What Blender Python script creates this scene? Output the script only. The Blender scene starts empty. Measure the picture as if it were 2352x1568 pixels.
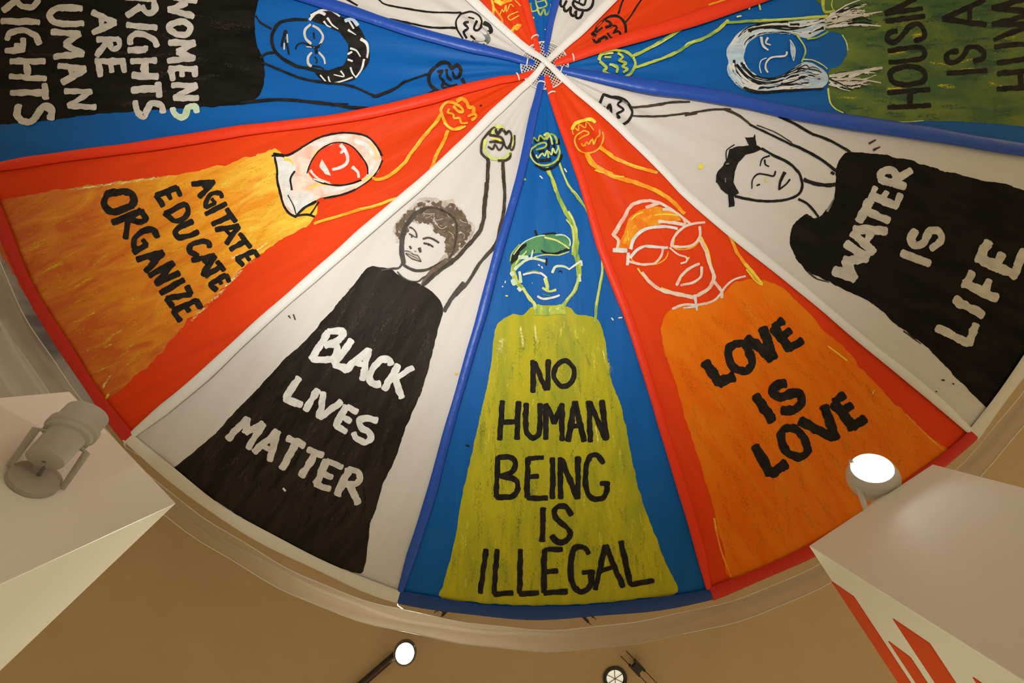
import bpy, bmesh, math, random
import numpy as np
from mathutils import Vector, Matrix
from mathutils.geometry import tessellate_polygon

random.seed(4)
rng = np.random.RandomState(7)
scene = bpy.context.scene
col = scene.collection

# ------------------------------------------------------------------ camera
F = 16.0 / 36.0 * 2352.0          # focal length in pixels
CX, CY = 1152.0, 810.0            # where the zenith falls in the picture
CAM_Z = 1.5
cam_d = bpy.data.cameras.new('camera')
cam_d.lens = 16.0
cam_d.sensor_width = 36.0
cam_d.sensor_fit = 'HORIZONTAL'
cam_d.shift_x = (1176.0 - CX) / 2352.0
cam_d.shift_y = (CY - 784.0) / 2352.0
cam_d.clip_start = 0.02
cam = bpy.data.objects.new('camera', cam_d)
cam.location = (0, 0, CAM_Z)
cam.rotation_euler = (math.pi, 0, 0)     # straight up; picture-down is +Y
col.objects.link(cam)
scene.camera = cam

# ------------------------------------------------------------------ world, exposure
world = bpy.data.worlds.new('world')
scene.world = world
world.use_nodes = True
world.node_tree.nodes['Background'].inputs[0].default_value = (0.02, 0.017, 0.013, 1)
world.node_tree.nodes['Background'].inputs[1].default_value = 1.0
scene.view_settings.view_transform = 'Standard'
scene.view_settings.look = 'None'
scene.view_settings.gamma = 1.0
scene.view_settings.use_curve_mapping = False
scene.view_settings.exposure = 0.1
scene.cycles.transparent_max_bounces = 24

WARM = (1.0, 0.94, 0.68)
NEUT = (1.0, 1.0, 0.97)


def spot(name, loc, direction, energy, angle, blend, colr, radius=0.05, parent=None):
    d = bpy.data.lights.new(name, 'SPOT')
    d.energy = energy
    d.spot_size = math.radians(angle)
    d.spot_blend = blend
    d.color = colr
    d.shadow_soft_size = radius
    o = bpy.data.objects.new(name, d)
    col.objects.link(o)
    o.rotation_euler = Vector(direction).to_track_quat('-Z', 'Y').to_euler()
    o.location = loc
    return o


# ------------------------------------------------------------------ geometry of the place
Z0 = 2.45        # canopy rim above the camera
DZ = 0.30        # apex above the rim
R = 3.17         # canopy radius
ZC = 3.40        # ceiling above the camera
ZB = 1.60        # top of the partition walls above the camera


def at(u, v, z):
    return Vector(((u - CX) / F * z, (v - CY) / F * z, z + CAM_Z))


APEX = at(1250, 155, Z0 + DZ)
AX, AY = APEX.x, APEX.y


# ------------------------------------------------------------------ materials
MATS = {}


def nt(m):
    m.use_nodes = True
    n = m.node_tree
    return n, n.nodes['Principled BSDF']


def mat(name, c, rough=0.6, spec=0.3, metal=0.0, noise=None, bump=None, uv=False, emit=None, alpha=None):
    """noise = (second colour, (sx, sy, sz), detail, lo, hi); bump = (scale tuple, strength, distance)"""
    if name in MATS:
        return MATS[name]
    m = bpy.data.materials.new(name)
    n, b = nt(m)
    b.inputs['Base Color'].default_value = (*c, 1)
    b.inputs['Roughness'].default_value = rough
    b.inputs['Specular IOR Level'].default_value = spec
    b.inputs['Metallic'].default_value = metal
    tc = n.nodes.new('ShaderNodeTexCoord')
    src = tc.outputs['UV' if uv else 'Object']

    def mapped(s):
        mp = n.nodes.new('ShaderNodeMapping')
        mp.inputs['Scale'].default_value = s
        n.links.new(src, mp.inputs['Vector'])
        return mp.outputs[0]
    if noise:
        c2, s, det, lo, hi = noise
        nz = n.nodes.new('ShaderNodeTexNoise')
        nz.inputs['Scale'].default_value = 1.0
        nz.inputs['Detail'].default_value = det
        nz.inputs['Roughness'].default_value = 0.62
        nz.inputs['Distortion'].default_value = 0.6
        n.links.new(mapped(s), nz.inputs['Vector'])
        mr = n.nodes.new('ShaderNodeMapRange')
        mr.inputs[1].default_value = lo
        mr.inputs[2].default_value = hi
        n.links.new(nz.outputs['Fac'], mr.inputs[0])
        mx = n.nodes.new('ShaderNodeMix')
        mx.data_type = 'RGBA'
        mx.inputs[6].default_value = (*c, 1)
        mx.inputs[7].default_value = (*c2, 1)
        n.links.new(mr.outputs[0], mx.inputs[0])
        n.links.new(mx.outputs[2], b.inputs['Base Color'])
    if bump:
        s, st, dist = bump
        nz = n.nodes.new('ShaderNodeTexNoise')
        nz.inputs['Scale'].default_value = 1.0
        nz.inputs['Detail'].default_value = 3.0
        nz.inputs['Distortion'].default_value = 0.4
        n.links.new(mapped(s), nz.inputs['Vector'])
        bp = n.nodes.new('ShaderNodeBump')
        bp.inputs['Strength'].default_value = st
        bp.inputs['Distance'].default_value = dist
        n.links.new(nz.outputs['Fac'], bp.inputs['Height'])
        n.links.new(bp.outputs[0], b.inputs['Normal'])
    if emit:
        b.inputs['Emission Color'].default_value = (*emit[0], 1)
        b.inputs['Emission Strength'].default_value = emit[1]
    if alpha is not None:
        b.inputs['Alpha'].default_value = alpha
    MATS[name] = m
    return m


RED, BLUE, WHITE = 'red nylon', 'blue nylon', 'white nylon'
mat(RED, (0.78, 0.055, 0.006), 0.48, 0.12, uv=True, noise=((0.68, 0.045, 0.006), (1.2, 9, 1), 3, 0.3, 0.7), bump=((1.3, 14, 1), 0.35, 0.012))
mat(BLUE, (0.005, 0.115, 0.42), 0.48, 0.12, uv=True, noise=((0.004, 0.098, 0.37), (1.2, 9, 1), 3, 0.3, 0.7), bump=((1.3, 14, 1), 0.35, 0.012))
mat(WHITE, (0.66, 0.63, 0.60), 0.48, 0.2, uv=True, noise=((0.62, 0.585, 0.555), (1.2, 9, 1), 3, 0.3, 0.7), bump=((1.3, 14, 1), 0.35, 0.012))
mat('red tube', (0.80, 0.042, 0.010), 0.45, 0.2, bump=((9, 9, 9), 0.3, 0.02))
mat('blue tube', (0.010, 0.070, 0.42), 0.38, 0.4, bump=((9, 9, 9), 0.3, 0.02))
mat('white tube', (0.78, 0.77, 0.75), 0.45, 0.25, bump=((9, 9, 9), 0.3, 0.02))
mat('red hem', (0.60, 0.022, 0.008), 0.5, 0.3, bump=((9, 9, 9), 0.3, 0.02))
mat('blue hem', (0.008, 0.05, 0.25), 0.5, 0.3, bump=((9, 9, 9), 0.3, 0.02))
mat('white hem', (0.74, 0.70, 0.64), 0.5, 0.3, bump=((9, 9, 9), 0.3, 0.02))

# paints
P = {}


def paint(code, name, c, c2=None, s=(3, 16, 1), lo=0.35, hi=0.65, rough=0.42, det=6, bump=None):
    P[code] = mat('paint ' + name, c, rough, 0.10, uv=True, noise=((c2, s, det, lo, hi) if c2 else None), bump=bump)


IMP = ((8, 45, 1), 0.5, 0.006)
paint('k', 'black', (0.012, 0.011, 0.010), (0.028, 0.025, 0.023), (14, 30, 1))
paint('b', 'brown black', (0.036, 0.028, 0.020), (0.075, 0.060, 0.044), (14, 30, 1))
paint('h', 'hair brown wash', (0.115, 0.080, 0.050), (0.22, 0.165, 0.12), (40, 30, 1), 0.45, 0.75)
paint('H', 'pale hair wash', (0.36, 0.30, 0.25), (0.62, 0.56, 0.50), (20, 16, 1))
paint('f', 'lip wash', (0.42, 0.36, 0.31))
paint('w', 'white', (0.80, 0.80, 0.78), (0.62, 0.62, 0.60), (10, 18, 1))
paint('c', 'cream', (0.66, 0.62, 0.56), (0.50, 0.47, 0.43), (10, 18, 1))
paint('g', 'leaf green', (0.17, 0.34, 0.07), (0.55, 0.60, 0.08), (9, 22, 1), 0.38, 0.62, bump=IMP)
paint('y', 'yellow', (0.84, 0.76, 0.10), (0.84, 0.55, 0.05), (9, 22, 1), bump=IMP)
paint('l', 'lemon', (0.78, 0.78, 0.22), (0.45, 0.58, 0.16), (9, 22, 1), bump=IMP)
paint('n', 'mint white', (0.66, 0.76, 0.66), (0.50, 0.66, 0.35), (10, 18, 1))
paint('o', 'orange', (0.86, 0.27, 0.015), (0.88, 0.52, 0.05), (9, 22, 1), 0.42, 0.66, bump=IMP)
paint('v', 'orange scumble', (0.80, 0.17, 0.010), (0.82, 0.34, 0.02), (9, 14, 1))
paint('e', 'beret green', (0.05, 0.20, 0.12), (0.12, 0.32, 0.12), (9, 16, 1))
paint('i', 'pink white', (0.80, 0.68, 0.58), (0.80, 0.36, 0.26), (12, 16, 1), 0.42, 0.74)
paint('r', 'plain red', (0.76, 0.048, 0.010))
paint('a', 'grey wash', (0.10, 0.10, 0.09), (0.28, 0.28, 0.27), (20, 20, 1))
paint('u', 'bluish white', (0.58, 0.68, 0.76), (0.38, 0.52, 0.68), (6, 30, 1))
paint('B', 'shirt black', (0.007, 0.007, 0.006), (0.015, 0.013, 0.011), (4, 12, 1))
paint('D', 'shirt washed black', (0.018, 0.014, 0.010), (0.040, 0.031, 0.022), (2.0, 11, 1), 0.40, 0.78)
paint('Y', 'shirt yellow green', (0.50, 0.45, 0.018), (0.27, 0.31, 0.025), (1.6, 8, 1), 0.42, 0.75)
paint('G', 'shirt dark green', (0.055, 0.125, 0.045), (0.21, 0.25, 0.035), (3.2, 6, 1), 0.42, 0.80)
paint('V', 'shirt deep orange', (0.80, 0.150, 0.003), (0.84, 0.25, 0.010), (2.0, 8, 1), 0.40, 0.80)

for c_ in 'BDk':
    P[c_].node_tree.nodes['Principled BSDF'].inputs['Specular IOR Level'].default_value = 0.04

# the yellow-to-orange shirt: yellow paint at the shoulders, worked thin towards the hem
m = bpy.data.materials.new('paint shirt yellow orange')
n, b = nt(m)
b.inputs['Roughness'].default_value = 0.3
tc = n.nodes.new('ShaderNodeTexCoord')
sp = n.nodes.new('ShaderNodeSeparateXYZ')
n.links.new(tc.outputs['UV'], sp.inputs[0])
mp = n.nodes.new('ShaderNodeMapping')
mp.inputs['Scale'].default_value = (3.0, 10, 1)
mp.inputs['Rotation'].default_value = (0, 0, 0.25)
n.links.new(tc.outputs['UV'], mp.inputs[0])
nz = n.nodes.new('ShaderNodeTexNoise')
nz.inputs['Scale'].default_value = 1
nz.inputs['Detail'].default_value = 8
nz.inputs['Roughness'].default_value = 0.65
nz.inputs['Distortion'].default_value = 1.2
n.links.new(mp.outputs[0], nz.inputs['Vector'])
ma = n.nodes.new('ShaderNodeMath')
ma.operation = 'MULTIPLY_ADD'
ma.inputs[1].default_value = -0.38
ma.inputs[2].default_value = 0.94
n.links.new(sp.outputs[0], ma.inputs[0])
m2 = n.nodes.new('ShaderNodeMath')
m2.operation = 'ADD'
n.links.new(ma.outputs[0], m2.inputs[0])
n.links.new(nz.outputs['Fac'], m2.inputs[1])
rp = n.nodes.new('ShaderNodeValToRGB')
rp.color_ramp.elements[0].position = 0.25
rp.color_ramp.elements[0].color = (0.60, 0.10, 0.004, 1)
rp.color_ramp.elements[1].position = 0.95
rp.color_ramp.elements[1].color = (0.88, 0.62, 0.06, 1)
el = rp.color_ramp.elements.new(0.62)
el.color = (0.82, 0.31, 0.010, 1)
n.links.new(m2.outputs[0], rp.inputs[0])
n.links.new(rp.outputs[0], b.inputs['Base Color'])
bp = n.nodes.new('ShaderNodeBump')
bp.inputs['Strength'].default_value = 0.6
bp.inputs['Distance'].default_value = 0.008
n.links.new(nz.outputs['Fac'], bp.inputs['Height'])
n.links.new(bp.outputs[0], b.inputs['Normal'])
P['S'] = m



def scumble(code, name, c, op=0.8, s=(7, 60, 1)):
    """thin dry-brushed paint: lets the coat below show through towards the edges of each stroke"""
    m = bpy.data.materials.new('paint scumble ' + name)
    n, b = nt(m)
    b.inputs['Base Color'].default_value = (*c, 1)
    b.inputs['Roughness'].default_value = 0.42
    b.inputs['Specular IOR Level'].default_value = 0.1
    N = n.nodes.new

    def math_(op_, a, b_=None):
        k = N('ShaderNodeMath')
        k.operation = op_
        for i, q in enumerate((a, b_)):
            if q is None:
                continue
            if isinstance(q, (int, float)):
                k.inputs[i].default_value = q
            else:
                n.links.new(q, k.inputs[i])
        return k.outputs[0]
    ub = N('ShaderNodeUVMap')
    ub.uv_map = 'Brush'
    sp = N('ShaderNodeSeparateXYZ')
    n.links.new(ub.outputs[0], sp.inputs[0])
    u, v = sp.outputs[0], sp.outputs[1]
    ed = math_('SUBTRACT', 1.0, math_('POWER', math_('ABSOLUTE', math_('SUBTRACT', math_('MULTIPLY', v, 2.0), 1.0)), 2.0))
    en = math_('MINIMUM', math_('MULTIPLY', math_('MINIMUM', u, math_('SUBTRACT', 1.0, u)), 4.0), 1.0)
    tc = N('ShaderNodeTexCoord')
    mp = N('ShaderNodeMapping')
    mp.inputs['Scale'].default_value = s
    n.links.new(tc.outputs['UV'], mp.inputs[0])
    nz = N('ShaderNodeTexNoise')
    nz.inputs['Scale'].default_value = 1.0
    nz.inputs['Detail'].default_value = 4.0
    n.links.new(mp.outputs[0], nz.inputs['Vector'])
    ns = math_('MINIMUM', math_('MAXIMUM', math_('MULTIPLY', math_('SUBTRACT', nz.outputs['Fac'], 0.28), 2.6), 0.0), 1.0)
    f = math_('MULTIPLY', math_('MULTIPLY', math_('MULTIPLY', ed, en), ns), op)
    # dry-brush flecks: fully covering or bare at a fine scale
    mp2 = N('ShaderNodeMapping')
    mp2.inputs['Scale'].default_value = (70, 330, 1)
    n.links.new(tc.outputs['UV'], mp2.inputs[0])
    n2 = N('ShaderNodeTexNoise')
    n2.inputs['Scale'].default_value = 1.0
    n2.inputs['Detail'].default_value = 2.0
    n.links.new(mp2.outputs[0], n2.inputs['Vector'])
    fine = math_('MULTIPLY', math_('SUBTRACT', n2.outputs['Fac'], 0.28), 2.2)
    f = math_('MINIMUM', math_('MAXIMUM', math_('ADD', math_('MULTIPLY', math_('SUBTRACT', f, fine), 3.0), 0.4), 0.0), 1.0)
    f = math_('MULTIPLY', f, math_('MINIMUM', math_('MULTIPLY', math_('MULTIPLY', ed, en), 4.0), 1.0))
    n.links.new(f, b.inputs['Alpha'])
    P[code] = m


scumble('0', 'yellow', (0.86, 0.52, 0.04), 0.7)
scumble('1', 'golden', (0.84, 0.36, 0.015), 0.6)
scumble('2', 'deep orange', (0.74, 0.15, 0.006), 0.5)
scumble('3', 'olive yellow', (0.60, 0.56, 0.04))
scumble('4', 'olive green', (0.20, 0.28, 0.045), 0.5)
scumble('5', 'moss', (0.13, 0.20, 0.045), 0.45)
scumble('6', 'pine', (0.03, 0.09, 0.06))
scumble('7', 'amber', (0.78, 0.23, 0.010), 0.45)
scumble('8', 'charcoal', (0.070, 0.054, 0.040), 0.5)
scumble('9', 'soot', (0.012, 0.010, 0.009))
scumble('+', 'hair', (0.085, 0.058, 0.036), 0.8, (25, 25, 1))
scumble('*', 'pale lemon', (0.84, 0.80, 0.30), 0.9)

M_WALL = mat('partition paint', (0.90, 0.90, 0.82), 0.42, 0.35, bump=((180, 180, 180), 0.08, 0.002))
M_CEIL = mat('ceiling paint', (0.56, 0.405, 0.235), 0.85, 0.1, noise=((0.52, 0.375, 0.21), (2, 2, 2), 3, 0.3, 0.7), bump=((120, 120, 120), 0.1, 0.002))
M_FLOOR = mat('floor wood', (0.48, 0.43, 0.36), 0.5, 0.3, noise=((0.42, 0.37, 0.30), (2, 14, 2), 5, 0.3, 0.7))
M_ROOM = mat('room wall paint', (0.68, 0.60, 0.50), 0.7, 0.2, bump=((90, 90, 90), 0.1, 0.002))
M_ORANGE = mat('orange wall graphic', (0.72, 0.065, 0.006), 0.5, 0.3, bump=((180, 180, 180), 0.06, 0.002))
M_LAMP = mat('beige lamp metal', (0.42, 0.39, 0.31), 0.45, 0.4)
M_LAMPD = mat('dark lamp metal', (0.16, 0.15, 0.13), 0.4, 0.4)
M_PALE = mat('pale lamp enamel', (0.74, 0.72, 0.68), 0.35, 0.4)
M_BLACK = mat('black metal', (0.018, 0.014, 0.012), 0.45, 0.4)
M_RUST = mat('brown cable', (0.12, 0.055, 0.025), 0.5, 0.3)
M_CHROME = mat('silver reflector', (0.9, 0.9, 0.84), 0.18, 0.5, metal=1.0)
M_CORD = mat('white cord', (0.82, 0.80, 0.76), 0.5, 0.3)
M_NET = mat('white net', (0.80, 0.76, 0.74), 0.6, 0.2)
M_LENS = mat('lit lens', (1, 1, 1), 0.3, 0.3, emit=((1.0, 0.98, 0.94), 40.0))
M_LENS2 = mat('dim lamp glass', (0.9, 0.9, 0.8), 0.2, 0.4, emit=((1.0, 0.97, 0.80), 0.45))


def sheer_material(name, c, op):
    m = bpy.data.materials.new(name)
    n, b = nt(m)
    n.nodes.remove(b)
    out = n.nodes['Material Output']
    tr = n.nodes.new('ShaderNodeBsdfTransparent')
    df = n.nodes.new('ShaderNodeBsdfDiffuse')
    df.inputs['Color'].default_value = (*c, 1)
    tl = n.nodes.new('ShaderNodeBsdfTranslucent')
    tl.inputs['Color'].default_value = (*c, 1)
    ad = n.nodes.new('ShaderNodeMixShader')
    ad.inputs[0].default_value = 0.35
    n.links.new(df.outputs[0], ad.inputs[1])
    n.links.new(tl.outputs[0], ad.inputs[2])
    mx = n.nodes.new('ShaderNodeMixShader')
    mx.inputs[0].default_value = op
    n.links.new(tr.outputs[0], mx.inputs[1])
    n.links.new(ad.outputs[0], mx.inputs[2])
    n.links.new(mx.outputs[0], out.inputs[0])
    return m


M_SHEER = sheer_material('sheer fabric', (0.62, 0.53, 0.45), 0.42)


# ------------------------------------------------------------------ helpers
def tag(o, label=None, cat=None, group=None, kind=None):
    if label:
        o['label'] = label
    if cat:
        o['category'] = cat
    if group:
        o['group'] = group
    if kind:
        o['kind'] = kind
    return o


def empty(name, loc, rot=None):
    o = bpy.data.objects.new(name, None)
    o.empty_display_size = 0.1
    o.location = loc
    if rot is not None:
        o.rotation_euler = rot
    col.objects.link(o)
    return o


def from_bm(name, bm, mats, parent=None, smooth=True):
    me = bpy.data.meshes.new(name)
    bmesh.ops.recalc_face_normals(bm, faces=bm.faces)
    for e in bm.edges:
        if len(e.link_faces) == 2 and e.calc_face_angle(0.0) > 0.75:
            e.smooth = False
    bm.to_mesh(me)
    bm.free()
    return link_mesh(name, me, mats, parent, smooth)


def link_mesh(name, me, mats, parent=None, smooth=True):
    if not isinstance(mats, (list, tuple)):
        mats = [mats]
    for mm in mats:
        me.materials.append(mm)
    if smooth:
        for p in me.polygons:
            p.use_smooth = True
    o = bpy.data.objects.new(name, me)
    col.objects.link(o)
    if parent:
        o.parent = parent
    return o


def box_bm(bm, lo, hi, M=None):
    r = bmesh.ops.create_cube(bm, size=1.0)
    for v in r['verts']:
        v.co = Vector([(lo[i] + hi[i]) / 2 + v.co[i] * (hi[i] - lo[i]) for i in range(3)])
        if M is not None:
            v.co = M @ v.co
    return r['verts']


def lathe_bm(bm, prof, seg=32, M=None, cap0=True, cap1=True):
    rings = []
    for (r, z) in prof:
        ring = []
        for k in range(seg):
            a = 2 * math.pi * k / seg
            p = Vector((r * math.cos(a), r * math.sin(a), z))
            ring.append(bm.verts.new(M @ p if M is not None else p))
        rings.append(ring)
    for a, c in zip(rings, rings[1:]):
        for k in range(seg):
            bm.faces.new((a[k], a[(k + 1) % seg], c[(k + 1) % seg], c[k]))
    if cap0:
        bm.faces.new(rings[0][::-1])
    if cap1:
        bm.faces.new(rings[-1])


def tube_bm(bm, pts, ra, rb=None, seg=10, up=Vector((0, 0, 1)), cap=True):
    """sweep an ellipse (ra sideways, rb along up) along pts; ra, rb may be lists"""
    pts = [Vector(p) for p in pts]
    n = len(pts)
    ra = [ra] * n if not hasattr(ra, '__len__') else ra
    rb = ra if rb is None else ([rb] * n if not hasattr(rb, '__len__') else rb)
    rings = []
    for i, p in enumerate(pts):
        d = (pts[min(i + 1, n - 1)] - pts[max(i - 1, 0)]).normalized()
        u = up if abs(d.dot(up)) < 0.95 else Vector((1, 0, 0))
        s = d.cross(u).normalized()
        w = s.cross(d).normalized()
        rings.append([bm.verts.new(p + s * (ra[i] * math.cos(2 * math.pi * k / seg)) + w * (rb[i] * math.sin(2 * math.pi * k / seg))) for k in range(seg)])
    for a, c in zip(rings, rings[1:]):
        for k in range(seg):
            bm.faces.new((a[k], a[(k + 1) % seg], c[(k + 1) % seg], c[k]))
    if cap:
        bm.faces.new(rings[0][::-1])
        bm.faces.new(rings[-1])


# ------------------------------------------------------------------ the setting
def slab(name, lo, hi, m, label=None):
    bm = bmesh.new()
    box_bm(bm, lo, hi)
    o = from_bm(name, bm, m, smooth=False)
    tag(o, label, kind='structure')
    return o


HC = ZC + CAM_Z
tag(slab('ceiling', (-6.2, -7.2, HC), (6.2, 6.2, HC + 0.15), M_CEIL, 'tan painted ceiling above the parachute'), cat='ceiling')
tag(slab('floor', (-6.2, -7.2, -0.12), (6.2, 6.2, 0.0), M_FLOOR, 'brown wooden gallery floor'), cat='floor')
tag(slab('wall_left', (-6.2, -7.2, 0), (-6.0, 6.2, HC), M_ROOM, 'plain beige room wall to the left'), cat='wall')
tag(slab('wall_right', (6.0, -7.2, 0), (6.2, 6.2, HC), M_ROOM, 'plain beige room wall to the right'), cat='wall')
tag(slab('wall_front', (-6.0, 6.0, 0), (6.0, 6.2, HC), M_ROOM, 'plain beige room wall towards the picture bottom'), cat='wall')
tag(slab('wall_back', (-6.0, -7.2, 0), (6.0, -7.0, HC), M_ROOM, 'plain beige room wall towards the picture top'), cat='wall')


def partition(name, a, bpt, cdir, length, label):
    """a, b: pixel corners of the end face at the top; cdir: pixel direction of the long side from b"""
    A = at(*a, ZB)
    B = at(*bpt, ZB)
    e = (A - B)
    d = Vector((cdir[0], cdir[1], 0)).normalized()
    d = (d - e.normalized() * d.dot(e.normalized())).normalized()
    C = B + d * length
    D = A + d * length
    bm = bmesh.new()
    top = [bm.verts.new(p) for p in (A, B, C, D)]
    bot = [bm.verts.new(Vector((p.x, p.y, 0.0))) for p in (A, B, C, D)]
    bm.faces.new(top)
    bm.faces.new(bot[::-1])
    for i in range(4):
        j = (i + 1) % 4
        bm.faces.new((top[i], bot[i], bot[j], top[j]))
    o = from_bm(name, bm, M_WALL, smooth=False)
    bv = o.modifiers.new('bevel', 'BEVEL')
    bv.width = 0.004
    bv.segments = 2
    tag(o, label, 'partition wall', kind='structure')
    return o, A, B, d, e.normalized()


pl, LA, LB, Ld, Le = partition('wall_partition_left', (160, 898), (405, 1155), (-408, 397), 2.6,
                               'white partition wall at lower left carrying the beige spotlight')
pr, RA, RB, Rd, Re = partition('wall_partition_right', (2142, 1065), (1857, 1253), (195, 316), 2.6,
                               'white partition wall at lower right with orange stripes on its side')


def ray_plane(u, v, p0, nrm):
    d = Vector(((u - CX) / F, (v - CY) / F, 1.0))
    o = Vector((0, 0, CAM_Z))
    return o + d * ((p0 - o).dot(nrm) / d.dot(nrm))


# orange graphic on the long side of the right partition
side_n = -Re if (Vector((0, 0, CAM_Z)) - RB).dot(-Re) > 0 else Re
Wc = lambda x, y: (1860 + x * 0.20918, 1290 + y * 0.20918)
p0 = RB + side_n * 0.004


def side_uv(x, y):
    q = ray_plane(*Wc(x, y), p0, side_n)
    return (q - RB).dot(Rd), q.z


def side_pt(s, z, off):
    q = RB + Rd * s + side_n * off
    return Vector((q.x, q.y, z))


stripes = [((205, 203), (470, 378)), ((908, 633), (1300, 895)), ((860, 880), (1090, 1045)), ((1800, 1300), (1880, 1325))]
for tl_, bl_ in stripes:
    s0, z0 = side_uv(*tl_)
    s1, z1 = side_uv(*bl_)
    s = (s0 + s1) / 2
    z0 = min(z0, ZB + CAM_Z - 0.002)
    bm = bmesh.new()
    c = [side_pt(s, z0, 0.003), side_pt(s, z1, 0.003), side_pt(2.58, z1, 0.003), side_pt(2.58, z0, 0.003)]
    c2 = [side_pt(s, z0, -0.002), side_pt(s, z1, -0.002), side_pt(2.58, z1, -0.002), side_pt(2.58, z0, -0.002)]
    va = [bm.verts.new(p) for p in c]
    vb = [bm.verts.new(p) for p in c2]
    bm.faces.new(va)
    bm.faces.new(vb[::-1])
    for i in range(4):
        bm.faces.new((va[i], vb[i], vb[(i + 1) % 4], va[(i + 1) % 4]))
    o = from_bm('painted_stripe', bm, M_ORANGE, pr, smooth=False)
    tag(o, 'flat orange stripe')

# ------------------------------------------------------------------ the canopy surface
# seams, traced from the apex outwards; (tube colour, width in pixels, points)
SEAMS = [
    ('blue', 22, [(1247, 175), (1227, 260), (1192, 413), (1150, 566), (1107, 719), (1082, 800), (1046, 936), (995, 1118), (947, 1266), (914, 1380)]),
    ('red', 21, [(1258, 185), (1281, 260), (1334, 413), (1381, 566), (1438, 719), (1463, 794), (1510, 936), (1565, 1125), (1606, 1266), (1633, 1368)]),
    ('white', 21, [(1273, 168), (1325, 208), (1390, 262), (1445, 318), (1563, 436), (1723, 572), (1885, 702), (2054, 842), (2169, 940), (2243, 1006)]),
    ('blue', 33, [(1277, 161), (1369, 179), (1499, 203), (1568, 213), (1702, 238), (1800, 258), (1916, 278), (2068, 303), (2352, 346), (2600, 385)]),
    ('red', 34, [(1280, 146), (1369, 117), (1499, 76), (1568, 54), (1702, 10), (1900, -60)]),
    ('white', 25, [(1267, 134), (1325, 80), (1403, 4), (1500, -92)]),
    ('blue', 20, [(1253, 134), (1264, 54), (1277, 0), (1305, -120)]),
    ('red', 20, [(1241, 132), (1230, 93), (1217, 50), (1202, 0), (1160, -130)]),
    ('white', 24, [(1238, 141), (1195, 102), (1130, 43), (1087, 4), (980, -95)]),
    ('blue', 28, [(1234, 151), (1173, 134), (1087, 113), (1000, 88), (935, 70), (828, 37), (747, 12), (600, -40)]),
    ('red', 25, [(1234, 163), (1152, 184), (1065, 208), (1000, 228), (935, 243), (828, 264), (694, 286), (560, 303), (402, 326), (187, 358), (0, 384), (-150, 405)]),
    ('white', 25, [(1240, 167), (1195, 208), (1130, 266), (1080, 316), (962, 430), (828, 542), (747, 612), (620, 727), (478, 856), (319, 988), (287, 1016)]),
]


def cone(r):
    return Z0 + DZ * (1 - np.clip(r / R, 0, 1.1)) ** 1.0 if np.isscalar(r) else Z0 + DZ * (1 - np.minimum(r / R, 1.1))


def unproject(u, v, fz, it=14):
    z = np.full_like(u, Z0 + 0.1)
    for _ in range(it):
        x = (u - CX) / F * z
        y = (v - CY) / F * z
        z = fz(x, y)
    return x, y, z


def fz_plain(x, y):
    return cone(np.hypot(x - AX, y - AY))


seam_r, seam_t = [], []
for c_, w_, pts in SEAMS:
    a = np.array(pts, float)
    x, y, z = unproject(a[:, 0], a[:, 1], fz_plain)
    r = np.hypot(x - AX, y - AY)
    t = np.unwrap(np.arctan2(y - AY, x - AX))
    seam_r.append(r)
    seam_t.append(t)
# order by decreasing angle as listed (anticlockwise seen from below); make increasing
order = list(range(12))
base = [float(np.interp(1.5, seam_r[k], seam_t[k])) for k in order]
ks = [0, 11, 10, 9, 8, 7, 6, 5, 4, 3, 2, 1]      # increasing world angle starting at the blue seam
fixed = {}
prev = None
for k in ks:
    t = base[k]
    sh = 0.0
    if prev is not None:
        while t + sh < prev:
            sh += 2 * math.pi
        while t + sh - prev > math.pi:
            sh -= 2 * math.pi
    seam_t[k] = seam_t[k] + sh
    prev = t + sh
    fixed[k] = prev


def theta(i, r):
    """angle of the i-th seam in increasing order (i may be 12 = first seam again)"""
    k = ks[i % 12]
    return np.interp(r, seam_r[k], seam_t[k]) + (2 * math.pi if i >= 12 else 0)


def billow(t, r):
    q = np.clip(t, 0, 1)
    e = np.clip(4 * q * (1 - q), 0, 1)
    pleat = 0.010 * np.sin(q * 19.0 + r * 0.9) * e * np.clip((r - 0.16) / 0.3, 0, 1) * np.exp(-((r - 0.35) / 0.55) ** 2)
    slack = 0.010 * np.sin(q * 9.0 + r * 1.7) * e * np.clip(r / R, 0, 1)
    return 0.030 * e * np.clip(r / R, 0, 1) + pleat + slack


def fz_full(x, y):
    dx, dy = x - AX, y - AY
    r = np.hypot(dx, dy)
    th = np.arctan2(dy, dx)
    t0 = theta(0, r)
    th = t0 + np.mod(th - t0, 2 * math.pi)
    b = np.zeros_like(r)
    for i in range(12):
        a = theta(i, r)
        c = theta(i + 1, r)
        q = (th - a) / (c - a)
        ok = (q >= 0) & (q < 1)
        b = np.where(ok, billow(q, r), b)
    return cone(r) + b


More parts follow.
